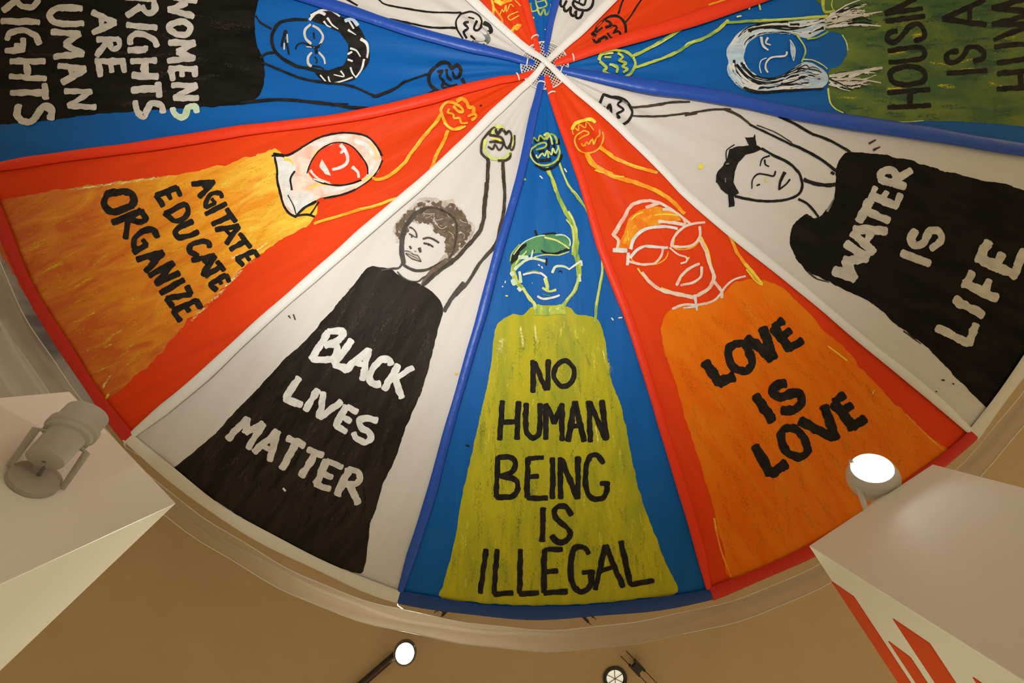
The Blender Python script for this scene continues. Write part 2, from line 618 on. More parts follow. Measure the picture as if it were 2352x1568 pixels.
GORE_COL = [WHITE, RED, BLUE, WHITE, RED, BLUE, WHITE, RED, BLUE, WHITE, RED, BLUE]
GORE_LABEL = [
    'white gore, figure with brown afro, BLACK LIVES MATTER on the shirt',
    'red gore, figure in a pale headscarf, AGITATE EDUCATE ORGANIZE on the shirt',
    'blue gore, figure with round glasses, WOMENS RIGHTS ARE HUMAN RIGHTS on the shirt',
    'white gore with a black outlined fist at the top left of the hub',
    'red gore with a yellow outlined fist above the hub',
    'blue gore with a green outlined fist above the hub',
    'white gore with a thick black fist above the hub',
    'red gore with a black outlined fist right of the hub',
    'blue gore, figure with long white streaked hair, HOUSING IS A HUMAN on the shirt',
    'white gore, figure with black bun hair, WATER IS LIFE on the shirt',
    'red gore, figure with white outlined glasses, LOVE IS LOVE on the shirt',
    'blue gore, figure in a green beret, NO HUMAN BEING IS ILLEGAL on the shirt',
]
canopy = empty('parachute_canopy', APEX)
tag(canopy, 'large painted parachute of red, white and blue gores hung under the ceiling', 'parachute')
CO = np.array([APEX.x, APEX.y, APEX.z])


def rim(q):
    return R * (1 - 0.002 * 4 * q * (1 - q))


gores = []
for i in range(12):
    nr, nt_ = 72, 34
    V, UVs = [], []
    for a in range(nr + 1):
        f = 0.03 + (1 - 0.03) * a / nr
        for c in range(nt_ + 1):
            q = c / nt_
            r = f * rim(q)
            th = float(theta(i, r) + (theta(i + 1, r) - theta(i, r)) * q)
            z = float(cone(r) + billow(q, r))
            V.append((AX + r * math.cos(th) - CO[0], AY + r * math.sin(th) - CO[1], z + CAM_Z - CO[2]))
            UVs.append((r + i * 3.7, (q - 0.5) * 0.52 * r))
    Fc = []
    for a in range(nr):
        for c in range(nt_):
            p = a * (nt_ + 1) + c
            Fc.append((p, p + nt_ + 1, p + nt_ + 2, p + 1))
    me = bpy.data.meshes.new('gore')
    me.from_pydata(V, [], Fc)
    uvl = me.uv_layers.new(name='UVMap')
    for lp in me.loops:
        uvl.data[lp.index].uv = UVs[lp.vertex_index]
    g = link_mesh('gore', me, MATS[GORE_COL[i]], canopy)
    tag(g, GORE_LABEL[i])
    gores.append(g)

# seam tubes
for i in range(12):
    k = ks[i]
    cname, wpx, _ = SEAMS[k]
    pts, ra, rb = [], [], []
    N = 90
    ph = rng.rand() * 9
    for a in range(N + 1):
        r0_ = 0.0 if cname == 'white' else 0.062
        r = r0_ + (R - r0_) * (a / N) ** 1.25
        th = float(theta(i, r))
        wob = 1 + 0.07 * math.sin(r * 5 + ph) + 0.03 * math.sin(r * 17 + 2 * ph)
        full = wpx / 2 * Z0 / F * 1.02
        w = (0.017 + (full - 0.017) * min(1, max(0.0, r - 0.05) / 0.50) ** 0.7) * wob
        if r > R - 0.25:
            w *= 0.55 + 0.45 * (R - r) / 0.25
        side = 0.004 * math.sin(r * 6 + ph)
        pts.append((AX + r * math.cos(th) - side * math.sin(th) - CO[0], AY + r * math.sin(th) + side * math.cos(th) - CO[1],
                    float(cone(r)) + CAM_Z - CO[2] - w * 0.42 - (0.030 + 0.016 * (k in (2, 8))) * (cname == 'white') * math.exp(-(r / 0.085) ** 2)))
        ra.append(w)
        rb.append(w * 0.48)
    bm = bmesh.new()
    tube_bm(bm, pts, ra, rb, seg=12)
    tag(from_bm('seam_tube', bm, MATS[cname + ' tube'], canopy), cname + ' fabric sleeve along the seam')

# hems along the rim
for i in range(12):
    pts, ra, rb = [], [], []
    for a in range(25):
        q = a / 24
        r = rim(q) - 0.028
        th = float(theta(i, r) + (theta(i + 1, r) - theta(i, r)) * q)
        pts.append((AX + r * math.cos(th) - CO[0], AY + r * math.sin(th) - CO[1], float(cone(r) + billow(q, r)) + CAM_Z - CO[2] - 0.008))
        ra.append(0.034 + 0.003 * math.sin(q * 17 + i))
        rb.append(0.010)
    bm = bmesh.new()
    tube_bm(bm, pts, ra, rb, seg=10)
    cn = GORE_COL[i].split()[0]
    tag(from_bm('hem', bm, MATS[cn + ' hem'], canopy), cn + ' folded hem along the rim')

# hub: net, ties, crossing white straps
bm = bmesh.new()
zn = float(cone(0.09)) + CAM_Z - CO[2] - 0.012
for ax in (0, 1):
    for j in range(-9, 10):
        o_ = j * 0.0145
        L = math.sqrt(max(0.142 ** 2 - o_ * o_, 0))
        if L < 0.02:
            continue
        a = (-L, o_, zn) if ax == 0 else (o_, -L, zn)
        c = (L, o_, zn) if ax == 0 else (o_, L, zn)
        ang = 0.5
        rot = lambda p: (p[0] * math.cos(ang) - p[1] * math.sin(ang), p[0] * math.sin(ang) + p[1] * math.cos(ang), p[2])
        tube_bm(bm, [rot(a), rot(c)], 0.0022, 0.0012, seg=4)
net = from_bm('center_net', bm, M_NET, canopy)
tag(net, 'white net disc at the hub')
bm = bmesh.new()
ring = [(0.142 * math.cos(2 * math.pi * k / 48), 0.142 * math.sin(2 * math.pi * k / 48), zn) for k in range(49)]
tube_bm(bm, ring, 0.004, 0.003, seg=6)
from_bm('net_border', bm, MATS['white hem'], net)
for i in (0, 1, 2, 3, 5, 8, 9, 11):
    r = 0.105 + 0.035 * (i % 3)
    th = float(theta(i, r))
    c = Vector((math.cos(th) * r, math.sin(th) * r, float(cone(r)) + CAM_Z - CO[2] - 0.010))
    tdir = Vector((-math.sin(th), math.cos(th), 0))
    bm = bmesh.new()
    rr = 0.021
    pts = [c + tdir * (rr * math.cos(a)) + Vector((0, 0, 1)) * (rr * 0.75 * math.sin(a)) for a in np.linspace(0, 2 * math.pi, 17)]
    tube_bm(bm, pts, 0.004, 0.004, seg=6, up=Vector((math.cos(th), math.sin(th), 0)))
    from_bm('tie_string', bm, M_CORD, canopy)
# ------------------------------------------------------------------ painting on the gores
CROPS = {'0': (0, 0, 1.0), 'A': (0, 0, .2678), 'B': (560, 0, .2678), 'C': (1000, 0, .2168), 'D': (1300, 0, .2678), 'E': (1800, 0, .2678),
         'F': (0, 340, .2678), 'G': (560, 240, .2678), 'H': (1080, 260, .3061), 'I': (1340, 240, .3189), 'J': (1600, 240, .3197),
         'K': (0, 560, .3189), 'L': (380, 600, .4718), 'M': (900, 700, .4719), 'N': (1480, 640, .3826), 'Q': (500, 740, .2805),
         'R': (880, 440, .15306), 'T': (1080, 0, .17007), 'U': (1100, 270, .12755), 'V': (2052, 700, .28064)}


def catmull(p, closed=False, step=4.0):
    p = np.asarray(p, float)
    n = len(p)
    if n == 2:
        L = np.hypot(*(p[1] - p[0]))
        t = np.linspace(0, 1, max(2, int(L / step) + 1))[:, None]
        return p[0] * (1 - t) + p[1] * t
    out = []
    rngk = range(n) if closed else range(n - 1)
    for i in rngk:
        if closed:
            p0, p1, p2, p3 = p[(i - 1) % n], p[i], p[(i + 1) % n], p[(i + 2) % n]
        else:
            p0, p1, p2, p3 = p[max(i - 1, 0)], p[i], p[i + 1], p[min(i + 2, n - 1)]
        L = np.hypot(*(p2 - p1))
        m = max(2, int(L / step) + 1)
        t = np.linspace(0, 1, m, endpoint=False)[:, None]
        out.append(0.5 * ((2 * p1) + (-p0 + p2) * t + (2 * p0 - 5 * p1 + 4 * p2 - p3) * t ** 2 + (-p0 + 3 * p1 - 3 * p2 + p3) * t ** 3))
    out = np.vstack(out)
    if not closed:
        out = np.vstack([out, p[-1:]])
    return out


def smooth_noise(n, amp, k=3):
    a = rng.randn(n + 2 * k)
    ker = np.ones(k) / k
    a = np.convolve(a, ker, 'same')[k:k + n]
    return a * amp * math.sqrt(k)


class Art:
    """flat paint lying on one gore"""
    layer = {}

    def __init__(self, gore, name, label):
        self.g, self.name, self.label = gore, name, label
        self.cover = {}
        self.px, self.off, self.faces, self.fm, self.mats, self.br = [], [], [], [], [], []

    def slot(self, code):
        if code not in self.mats:
            self.mats.append(code)
        return self.mats.index(code)

    def next(self, step=0.00005):
        Art.layer[self.g] = Art.layer.get(self.g, 0.0010) + step
        return Art.layer[self.g]

    def ribbon(self, p, w, code, closed=False, rough=0.11, w1=None, step=0.00005):
        off = self.next(step)
        n = len(p)
        d = np.gradient(p, axis=0)
        if closed:
            d[0] = d[-1] = p[1] - p[-2]
        d /= np.maximum(np.hypot(d[:, 0], d[:, 1]), 1e-6)[:, None]
        nm = np.stack([-d[:, 1], d[:, 0]], 1)
        ww = np.full(n, w / 2.0) if w1 is None else np.linspace(w / 2.0, w1 / 2.0, n)
        a = ww * (1 + smooth_noise(n, rough))
        b_ = ww * (1 + smooth_noise(n, rough))
        if not closed:
            # blunt rounded brush ends
            p = np.vstack([p[0] - d[0] * ww[0] * 0.35, p, p[-1] + d[-1] * ww[-1] * 0.35])
            nm = np.vstack([nm[0], nm, nm[-1]])
            a = np.r_[a[0] * 0.55, a, a[-1] * 0.55]
            b_ = np.r_[b_[0] * 0.55, b_, b_[-1] * 0.55]
            n += 2
        elif closed:
            a[-1], b_[-1] = a[0], b_[0]
            nm[-1] = nm[0]
        k0 = len(self.px)
        s = self.slot(code)
        for i in range(n):
            self.px.append(tuple(p[i] + nm[i] * a[i]))
            self.px.append(tuple(p[i] - nm[i] * b_[i]))
            self.off += [off, off]
            self.br += [(i / max(1, n - 1), 0.0), (i / max(1, n - 1), 1.0)]
        for i in range(n - 1):
            q = k0 + 2 * i
            self.faces.append((q, q + 1, q + 3, q + 2))
            self.fm.append(s)

    def poly(self, p, code, rough=1.2, grid=18.0):
        off = self.next()
        p = np.asarray(p) + np.stack([smooth_noise(len(p), rough), smooth_noise(len(p), rough)], 1)
        vs = [Vector((a, b_, 0)) for a, b_ in p]
        tris = tessellate_polygon([vs])
        bm = bmesh.new()
        bv = [bm.verts.new(v) for v in vs]
        for t in tris:
            try:
                bm.faces.new([bv[i] for i in t])
            except ValueError:
                pass
        for ax in (0, 1):
            lo, hi = p[:, ax].min(), p[:, ax].max()
            c = lo + grid
            while c < hi:
                nrm = (1, 0, 0) if ax == 0 else (0, 1, 0)
                bmesh.ops.bisect_plane(bm, geom=bm.verts[:] + bm.edges[:] + bm.faces[:], plane_co=(c, 0, 0) if ax == 0 else (0, c, 0), plane_no=nrm)
                c += grid
        bm.verts.index_update()
        k0 = len(self.px)
        s = self.slot(code)
        for v in bm.verts:
            self.px.append((v.co.x, v.co.y))
            self.off.append(off)
            self.br.append((0.5, 0.5))
        for f in bm.faces:
            self.faces.append(tuple(k0 + v.index for v in f.verts))
            self.fm.append(s)
        bm.free()

    def draw(self, crop, data):
        ox, oy, sc = CROPS[crop]
        for it in data.replace('\n', ';').split(';'):
            tk = it.split()
            if not tk:
                continue
            fl, code, wd = tk[0], tk[1], tk[2]
            pts = np.array([[float(q) for q in t.split(',')] for t in tk[3:]]) * sc + np.array([ox, oy])
            w1 = None
            if '-' in wd:
                w0, w1 = [float(q) * sc for q in wd.split('-')]
            else:
                w0 = float(wd) * sc
            if fl == 's':
                self.ribbon(catmull(pts), w0, code, w1=w1)
            elif fl == 'z':
                for a, b_ in zip(pts, pts[1:]):
                    self.ribbon(catmull([a, b_]), w0, code, w1=w1)
            elif fl == 'c':
                q = catmull(pts, True)
                self.ribbon(np.vstack([q, q[:1]]), w0, code, closed=True)
            elif fl == 'p':
                self.poly(catmull(pts, True, 6.0), code, w0 if w0 > 0 else 0.8)
            elif fl == 'q':
                q = np.vstack([catmull([pts[i], pts[(i + 1) % len(pts)]], step=6.0)[:-1] for i in range(len(pts))])
                self.poly(q, code, w0 if w0 > 0 else 0.8)
        return self

    def flow(self, crop, A, B, n, codes, w, jit=0.06):
        """n brush strokes flowing between two guide lines"""
        ox, oy, sc = CROPS[crop]
        A = catmull(np.array(A, float) * sc + (ox, oy), step=6)
        B = catmull(np.array(B, float) * sc + (ox, oy), step=6)
        m_ = 40
        ra = A[np.linspace(0, len(A) - 1, m_).astype(int)]
        rb = B[np.linspace(0, len(B) - 1, m_).astype(int)]
        for j in range(n):
            f = np.clip(rng.rand() + smooth_noise(m_, jit, 9), 0, 1)
            a = int(rng.rand() * m_ * 0.45)
            c = int(m_ - rng.rand() * m_ * 0.45)
            q = ra * (1 - f[:, None]) + rb * f[:, None]
            q = q[a:c]
            if len(q) < 4:
                continue
            ww = w * sc * (0.5 + rng.rand())
            self.ribbon(q, ww, codes[int(rng.rand() * len(codes))], w1=ww * 0.35, rough=0.2)
        return self

    def scumble(self, poly, n, codes, L, w, along=True, fade=None, limit=3):
        """n loose strokes (pixel sizes L, w) inside a pixel polygon, running mostly along the gore"""
        poly = np.asarray(poly, float)
        poly = poly.mean(0) + (poly - poly.mean(0)) * 0.96
        x, y = poly[:, 0], poly[:, 1]
        x2, y2 = np.roll(x, -1), np.roll(y, -1)

        def inside(p):
            c = ((y > p[1]) != (y2 > p[1])) & (p[0] < (x2 - x) * (p[1] - y) / (y2 - y + 1e-9) + x)
            return c.sum() % 2 == 1
        lo, hi = poly.min(0), poly.max(0)
        k = t = 0
        while k < n and t < n * 40:
            t += 1
            p = lo + rng.rand(2) * (hi - lo)
            if fade is not None and rng.rand() > fade(p):
                continue
            d = p - np.array([1250., 155.])
            d /= np.hypot(*d)
            a = (rng.randn() * 0.22) if along else rng.rand() * 6.28
            d = np.array([d[0] * math.cos(a) - d[1] * math.sin(a), d[0] * math.sin(a) + d[1] * math.cos(a)])
            ln = L * (0.5 + rng.rand())
            q = np.array([p - d * ln / 2, p + np.array([-d[1], d[0]]) * rng.randn() * ln * 0.06, p + d * ln / 2])
            if not (inside(q[0]) and inside(q[1]) and inside(q[2])):
                continue
            wq = w * (0.5 + rng.rand())
            qs = catmull(q, step=5)
            cells = set()
            for ox in (-wq / 2, 0, wq / 2):
                for oy in (-wq / 2, 0, wq / 2):
                    cells |= {(int((a_ + ox) // 6), int((b_ + oy) // 6)) for a_, b_ in qs}
            if any(self.cover.get(c, 0) >= limit for c in cells):
                continue
            for c in cells:
                self.cover[c] = self.cover.get(c, 0) + 1
            self.ribbon(catmull(q, step=8), wq, codes[int(rng.rand() * len(codes))], rough=0.15, step=0.000004)
            k += 1
        return self

    def finish(self):
        a = np.array(self.px, float)
        x, y, z = unproject(a[:, 0], a[:, 1], fz_full)
        z = z - np.array(self.off)
        V = np.stack([x - CO[0], y - CO[1], z + CAM_Z - CO[2]], 1)
        r = np.hypot(x - AX, y - AY)
        th = np.arctan2(y - AY, x - AX)
        tm = (theta(self.g, r) + theta(self.g + 1, r)) / 2
        dt = np.mod(th - tm + math.pi, 2 * math.pi) - math.pi
        me = bpy.data.meshes.new(self.name)
        me.from_pydata(V.tolist(), [], self.faces)
        me.polygons.foreach_set('material_index', self.fm)
        uvl = me.uv_layers.new(name='UVMap')
        ubr = me.uv_layers.new(name='Brush')
        uvl = me.uv_layers['UVMap']
        uu, vv = r, dt * r
        for lp in me.loops:
            k = lp.vertex_index
            uvl.data[lp.index].uv = (uu[k], vv[k])
            ubr.data[lp.index].uv = self.br[k]
        o = link_mesh(self.name, me, [P[c] for c in self.mats], gores[self.g], smooth=True)
        # normals face the viewer below
        flip = [p for p in me.polygons if p.normal.z > 0]
        if flip:
            me.flip_normals() if len(flip) > len(me.polygons) / 2 else None
        tag(o, self.label)
        return o


def art(g, name, label, *pairs):
    A = Art(g, name, label)
    for cr, dt in pairs:
        A.draw(cr, dt)
    A.finish()


# ---- gore 0: BLACK LIVES MATTER
art(0, 'painted_shirt', 'washed black painted shirt', ('L', '''p D 0 1000,28 960,55 930,100 870,170 800,250 730,330 660,410 600,460 520,540 430,640 340,730 260,820 170,900 60,990 26,1013 70,1055 200,1140 330,1220 480,1310 650,1400 800,1470 925,1515 955,1512 975,1465 985,1370 1000,1270 1030,1190 1060,1080 1110,980 1150,870 1200,740 1250,620 1290,490 1310,400 1340,290 1352,230 1330,180 1270,125 1235,108 1180,92 1130,62 1080,34
s k 30 980,235 1080,250
s k 22-10 1040,250 960,380
s k 14 1170,280 1120,360
s k 14 1215,270 1190,330'''))
BLM = [(830, 625), (800, 655), (760, 710), (690, 790), (640, 840), (560, 920), (480, 1010), (420, 1075), (520, 1145), (680, 1240), (815, 1300), (840, 1240), (870, 1130), (930, 980), (980, 850), (1005, 730), (985, 675), (930, 645), (870, 625)]
Art(0, 'paint_brushwork', 'dry brush marks on the washed black shirt').scumble(BLM, 90, '889', 120, 16, fade=lambda q: 1.0 if q[1] < 800 else 0.35).scumble(BLM, 60, '9', 150, 22, fade=lambda q: 0.3 if q[1] < 850 else 1.0).finish()
art(0, 'painted_word', 'white painted word BLACK', ('Q', '''z w 58 905,78 768,300
s w 56 905,75 1000,68 1030,95 980,150 880,190
s w 56 890,178 965,185 980,240 925,305 770,300
z w 60 1095,145 955,345 1060,388
z w 58 1235,222 1050,392
z w 56 1240,220 1185,470
z w 44 1110,325 1205,350
s w 56 1420,345 1400,305 1330,315 1262,400 1248,470 1290,505 1330,505
z w 58 1478,350 1365,550
z w 46 1598,368 1450,465
s w 58 1455,440 1478,530 1508,615'''))
art(0, 'painted_word', 'white painted word LIVES', ('Q', '''z w 58 668,455 552,618 686,680
z w 54 822,552 718,718
z w 56 868,575 835,780 1015,652
z w 60 1052,685 965,850
z w 52 1062,690 1142,735
z w 50 1015,770 1090,810
z w 52 968,848 1055,892
s w 56-50 1305,805 1215,785 1162,805 1175,855 1240,900 1255,950 1205,980 1140,950 1115,905'''))
art(0, 'painted_word', 'greyish white painted word MATTER', ('Q', '''z c 58 245,785 85,955
z c 58 245,785 232,900 375,830 250,1030
z c 60 490,892 300,1060
z c 60 490,892 428,1130
z c 44 375,1010 450,1050
z c 56 572,948 712,1005
z c 60 640,990 525,1195
z c 54 742,1038 862,1090
z c 60 798,1072 688,1260
z c 62 892,1130 812,1320
z c 50 895,1130 1022,1185
z c 50 855,1235 940,1265
z c 52 800,1322 922,1360
z c 64 1072,1205 980,1410
s c 54 1072,1205 1140,1218 1168,1270 1135,1318 1050,1322
s c 62 1085,1325 1120,1410 1152,1480'''))
art(0, 'painted_hair', 'brown washed afro hair', ('R', '''p H 0 560,100 650,85 780,100 900,130 1050,130 1075,190 1180,270 1230,370 1300,440 1350,500 1358,600 1310,690 1260,790 1180,900 1080,990 990,1060 965,1010 960,960 920,880 958,800 930,700 860,640 790,590 730,530 680,480 600,460 540,490 440,460 390,510 370,600 315,700 300,760 230,750 190,760 170,650 140,600 180,480 270,390 300,340 420,230 500,140'''))
Ah = Art(0, 'painted_hair', 'curly brush marks in the afro')
HAIR = np.array([(590, 120), (780, 110), (1040, 150), (1170, 270), (1290, 440), (1345, 510), (1345, 600), (1300, 690), (1170, 890), (1000, 1040), (965, 970), (930, 880), (960, 800), (935, 700), (860, 635), (790, 585), (730, 525), (680, 475), (600, 455), (540, 480), (440, 455), (385, 510), (365, 600), (310, 700), (295, 750), (200, 740), (175, 650), (150, 590), (190, 480), (300, 350), (430, 235)]) * 0.15306 + (880, 440)
Ah.scumble(HAIR, 300, 'h', 13, 7, along=False, limit=99, fade=lambda q: 1.0 if q[1] > 478 else 0.3)
Ah.scumble(HAIR, 120, '+', 14, 6, along=False)
for q in '600,330 700,340 780,330;720,400 800,430 900,410;800,500 880,560 960,520;640,400 700,380 730,350;980,600 1040,640 1060,700;1150,420 1200,460 1250,470;1150,600 1220,650 1210,710;900,300 960,340 1000,400'.split(';'):
    Ah.draw('R', 's H 8 ' + q)
Ah.finish()
art(0, 'painted_face', 'brown brush drawn face', ('R', '''s H 60-20 960,960 900,1000 840,1060
s b 62-78 640,258 500,320 405,430 330,560 292,700 280,850 290,1000 300,1075
s b 34-26 600,262 720,245 850,268 950,320 1050,390 1100,480 1105,600 1090,750 1060,880 1000,1000 960,1050
s b 40 290,1080 370,1140 470,1182 600,1182 740,1140 850,1075 960,1020
q h 0 740,1150 850,1080 960,1000 1060,1000 1010,1080 900,1180 800,1260 690,1300 620,1390 560,1420 600,1310 680,1220
s b 30 280,1085 240,1145 120,1160 -20,1180
s b 22 215,1205 300,1290 400,1340 520,1350 590,1300 650,1270
s b 24 395,540 450,560 495,620 505,690
s b 30-24 600,712 680,692 760,720 838,768
s b 22-14 392,635 440,660 490,690
s b 30-20 612,775 690,792 752,832
s b 20 428,645 432,692
s k 26 680,795 690,805
s b 28 402,822 422,858
s b 44-30 545,850 562,910
s b 9 468,888 500,905
q f 0 335,905 390,905 470,955 520,965 570,1050 500,1030 420,1000
s b 13 330,892 390,898 470,950 520,960 572,1050
s b 13 338,930 420,1000 500,1032 570,1052
s b 9 345,925 440,970 500,1000 560,1045'''))
art(0, 'painted_arm', 'dark outlined raised arm', ('U', '''s b 64 150,740 168,820 160,1000 150,1180'''), ('R', '''s b 62-54 1556,-130 1548,0 1520,200 1505,400 1465,560 1380,690 1250,830 1150,950 1000,1080 850,1180 730,1280 610,1400
s b 50-44 1815,-130 1818,0 1818,200 1790,400 1742,600 1722,720 1640,860 1540,970 1440,1090 1330,1270 1240,1400 1090,1560'''),
    ('U', 's b 62 432,790 438,1000 450,1180'), ('L', 's b 20 1452,105 1400,170 1356,242'))
art(0, 'painted_fist', 'black and yellow outlined fist', ('U', '''s l 70 240,290 290,190 350,170 440,210
s l 50 120,400 100,540 150,650 240,740 400,752 515,700 555,610
s l 34 590,300 620,420 600,520
s y 30 210,380 330,400 400,430
s b 44 190,260 95,370 58,450 42,620 80,690 155,750
s b 40 570,645 560,720 490,772 345,782
s b 42 190,322 330,340 415,380 455,460
s b 42 190,445 300,440 420,462
s b 36 165,530 250,575 290,490 355,590 415,545 440,470
s b 52 165,300 275,195 335,300 400,222 455,250 490,310
s b 40 490,300 545,250 590,340 565,480 515,560 470,520 455,470
s b 34 640,330 642,480 600,588 562,560 582,420'''))

# ---- gore 1: AGITATE EDUCATE ORGANIZE
art(1, 'painted_shirt', 'yellow and orange painted shirt', ('0', '''p S 1.6 640,345 590,355 540,372 470,388 400,402 330,410 250,422 130,436 0,460 -60,475 -40,510 0,578 35,640 75,705 130,790 180,865 232,930 262,905 320,858 365,815 410,762 460,712 510,662 560,612 600,580 645,552 700,520 728,490 722,455 680,440 650,390
s * 12-8 600,583 560,615 510,668 460,716 410,766
s * 9-7 400,404 330,413 250,424 140,438
s y 5 250,905 232,930'''))
AGI = [(630, 352), (590, 360), (540, 376), (470, 392), (400, 406), (330, 414), (250, 426), (130, 440), (0, 464), (-40, 480), (0, 570), (35, 632), (75, 697), (130, 782), (180, 857), (232, 920), (262, 900), (320, 852), (365, 808), (410, 755), (460, 706), (510, 656), (560, 606), (600, 575), (645, 547), (700, 515), (722, 490), (715, 460), (680, 445), (650, 395)]
Art(1, 'paint_brushwork', 'loose yellow brush marks on the orange shirt').scumble(AGI, 150, '011', 90, 12, fade=lambda q: max(0.12, min(1, (q[0] - 150) / 450))).scumble(AGI, 70, '112', 110, 14).scumble(AGI, 40, '*00', 50, 9, fade=lambda q: max(0.02, min(1, (q[0] - 400) / 250))).finish()
art(1, 'painted_word', 'black painted word AGITATE', ('F', '''z k 46 1650,312 1838,288 1712,422
z k 34 1735,305 1772,358
s k 40 1905,425 1890,388 1820,395 1770,455 1768,512
z k 38 1768,510 1848,472
z k 34 1848,472 1818,436
z k 44 1942,478 1765,568
z k 44 1948,522 2018,635
z k 44 1985,582 1822,655
z k 46 1852,700 2050,672 1942,820
z k 34 1930,698 1985,750
z k 44 2058,735 2152,850
z k 44 2110,792 1978,872
z k 44 2030,950 2180,885
z k 42 2180,880 2215,930
z k 38 2108,918 2142,962
z k 44 2032,950 2085,1008'''))
art(1, 'painted_word', 'black painted word EDUCATE', ('F', '''z k 50 1342,408 1520,338
z k 46 1520,338 1552,408
z k 42 1435,375 1468,438
z k 48 1342,408 1400,498
z k 46 1420,562 1592,478
s k 46 1592,478 1618,550 1570,608 1500,625 1415,560
s k 50 1655,628 1545,680 1502,720 1530,765 1600,760 1702,718
s k 48 1800,850 1785,805 1720,802 1640,835 1636,890 1700,925
z k 50 1652,965 1842,922 1742,1092
z k 38 1740,945 1792,1002
z k 46 1868,972 1925,1048
z k 46 1900,1012 1765,1100
z k 46 1802,1168 1940,1090
z k 44 1940,1088 1970,1145
z k 38 1878,1122 1900,1165
z k 46 1802,1168 1860,1218'''))
art(1, 'painted_word', 'black painted word ORGANIZE', ('F', '''c k 62 1035,372 925,402 898,470 935,535 1010,542 1115,500 1158,450 1125,388
z k 60 1212,542 972,642
s k 54 1215,538 1252,600 1215,635 1130,608
z k 54 1105,620 1082,775
s k 54 1350,765 1325,705 1250,708 1165,765 1150,840 1182,868
z k 50 1150,895 1262,828
z k 44 1262,830 1228,788
z k 54 1180,955 1400,895 1258,1062
z k 40 1285,935 1345,985
z k 52 1490,985 1285,1095
z k 52 1488,985 1345,1160
z k 52 1540,1070 1340,1165
z k 50 1580,1130 1382,1245
z k 50 1608,1185 1642,1250 1435,1290 1482,1358
z k 52 1492,1395 1690,1305
z k 48 1690,1302 1722,1370
z k 44 1590,1345 1622,1402
z k 54 1492,1395 1550,1480'''))
art(1, 'painted_headscarf', 'pinkish white headscarf with black outline', ('G', '''p i 0 255,440 370,450 480,390 600,310 740,262 880,248 1020,268 1110,322 1168,410 1188,480 1160,560 1080,650 960,730 830,778 690,800 610,830 560,860 455,960 400,940 345,880 312,780 292,640 280,520
p w 0 290,450 390,460 440,510 440,600 420,740 520,760 600,770 590,830 480,930 410,900 340,790 310,640
s y 26-14 350,470 400,480 430,520
s y 20-10 560,720 640,690 720,690
s y 16 600,440 640,400 690,370
s y 12 1090,330 1130,400 1140,460
s y 14 990,650 1060,640 1100,610
s w 40-20 640,350 760,290 880,280
s w 50-24 960,310 1060,360 1110,450
s w 40-18 1110,480 1090,560 1020,640
s w 26 700,740 820,730 920,690
p r 0 556,570 615,440 700,365 810,335 900,345 970,392 1030,460 1056,540 1056,605 1000,650 880,688 780,685 680,658 600,636
s k 17 245,442 340,442 420,420 520,360 640,292 760,258 880,246 1030,266 1110,320 1160,390 1185,440
q k 0 1160,390 1195,438 1165,440
s k 12-8 1190,480 1150,570 1080,650 960,730
s k 16 960,730 840,775 690,805
s k 13 545,592 590,480 660,390 760,336 860,331 940,370 1010,450 1060,530 1066,600
s k 16 595,640 700,682 820,696 920,682 1010,650
s k 20 268,455 290,560 292,660 320,780 352,880 400,940 450,965
s k 26 260,425 300,435 350,445
s k 18 440,575 405,640 416,735
s k 10 382,780 430,870 450,940
s k 22 450,960 520,890 625,832
s k 18 455,955 540,945 608,962
s k 13 572,950 645,838
s w 32-26 835,350 882,415 893,480 860,528 765,562
s w 34 842,405 850,412
q w 0 668,478 722,555 752,612 702,600 655,545
s w 30-20 935,540 978,580 990,628
s i 22-12 575,570 640,635 740,675
s w 14 600,640 690,668'''))
art(1, 'painted_arm', 'yellow orange outlined raised arm', ('B', '''s o 32-26 1692,985 1640,1065 1565,1150 1500,1235 1440,1312 1380,1400 1280,1490 1180,1540 1108,1530
s y 16-10 1690,985 1640,1060 1560,1145
s y 9 1520,1190 1440,1300 1375,1395 1270,1485
s o 30-26 1750,1125 1730,1185 1690,1262 1652,1335 1622,1420 1580,1500 1528,1565
s y 10 1650,1330 1618,1420 1575,1500 1525,1560'''), ('G', '''s o 28-22 1390,795 1270,820 1130,872 1000,902 850,950 700,992 608,1022
s y 14-8 1385,795 1270,818 1130,866 1000,895
s y 8 840,948 700,985 615,1012'''))
art(1, 'painted_fist', 'orange outlined fist', ('B', '''s o 24 1880,1092 1790,1112 1732,1060 1702,990 1698,930 1742,882 1810,890 1868,930 1878,962 1840,960 1800,915
s y 16 1900,1085 1840,1115 1770,1100 1720,1060
s o 34 1830,872 1872,852 1912,882 1930,920 1970,930 1972,968
s o 22 1925,1000 1978,980 1992,1005 1955,1035
s o 18 1762,940 1752,970 1798,985 1805,1020 1850,1018 1868,1060 1920,1058'''))

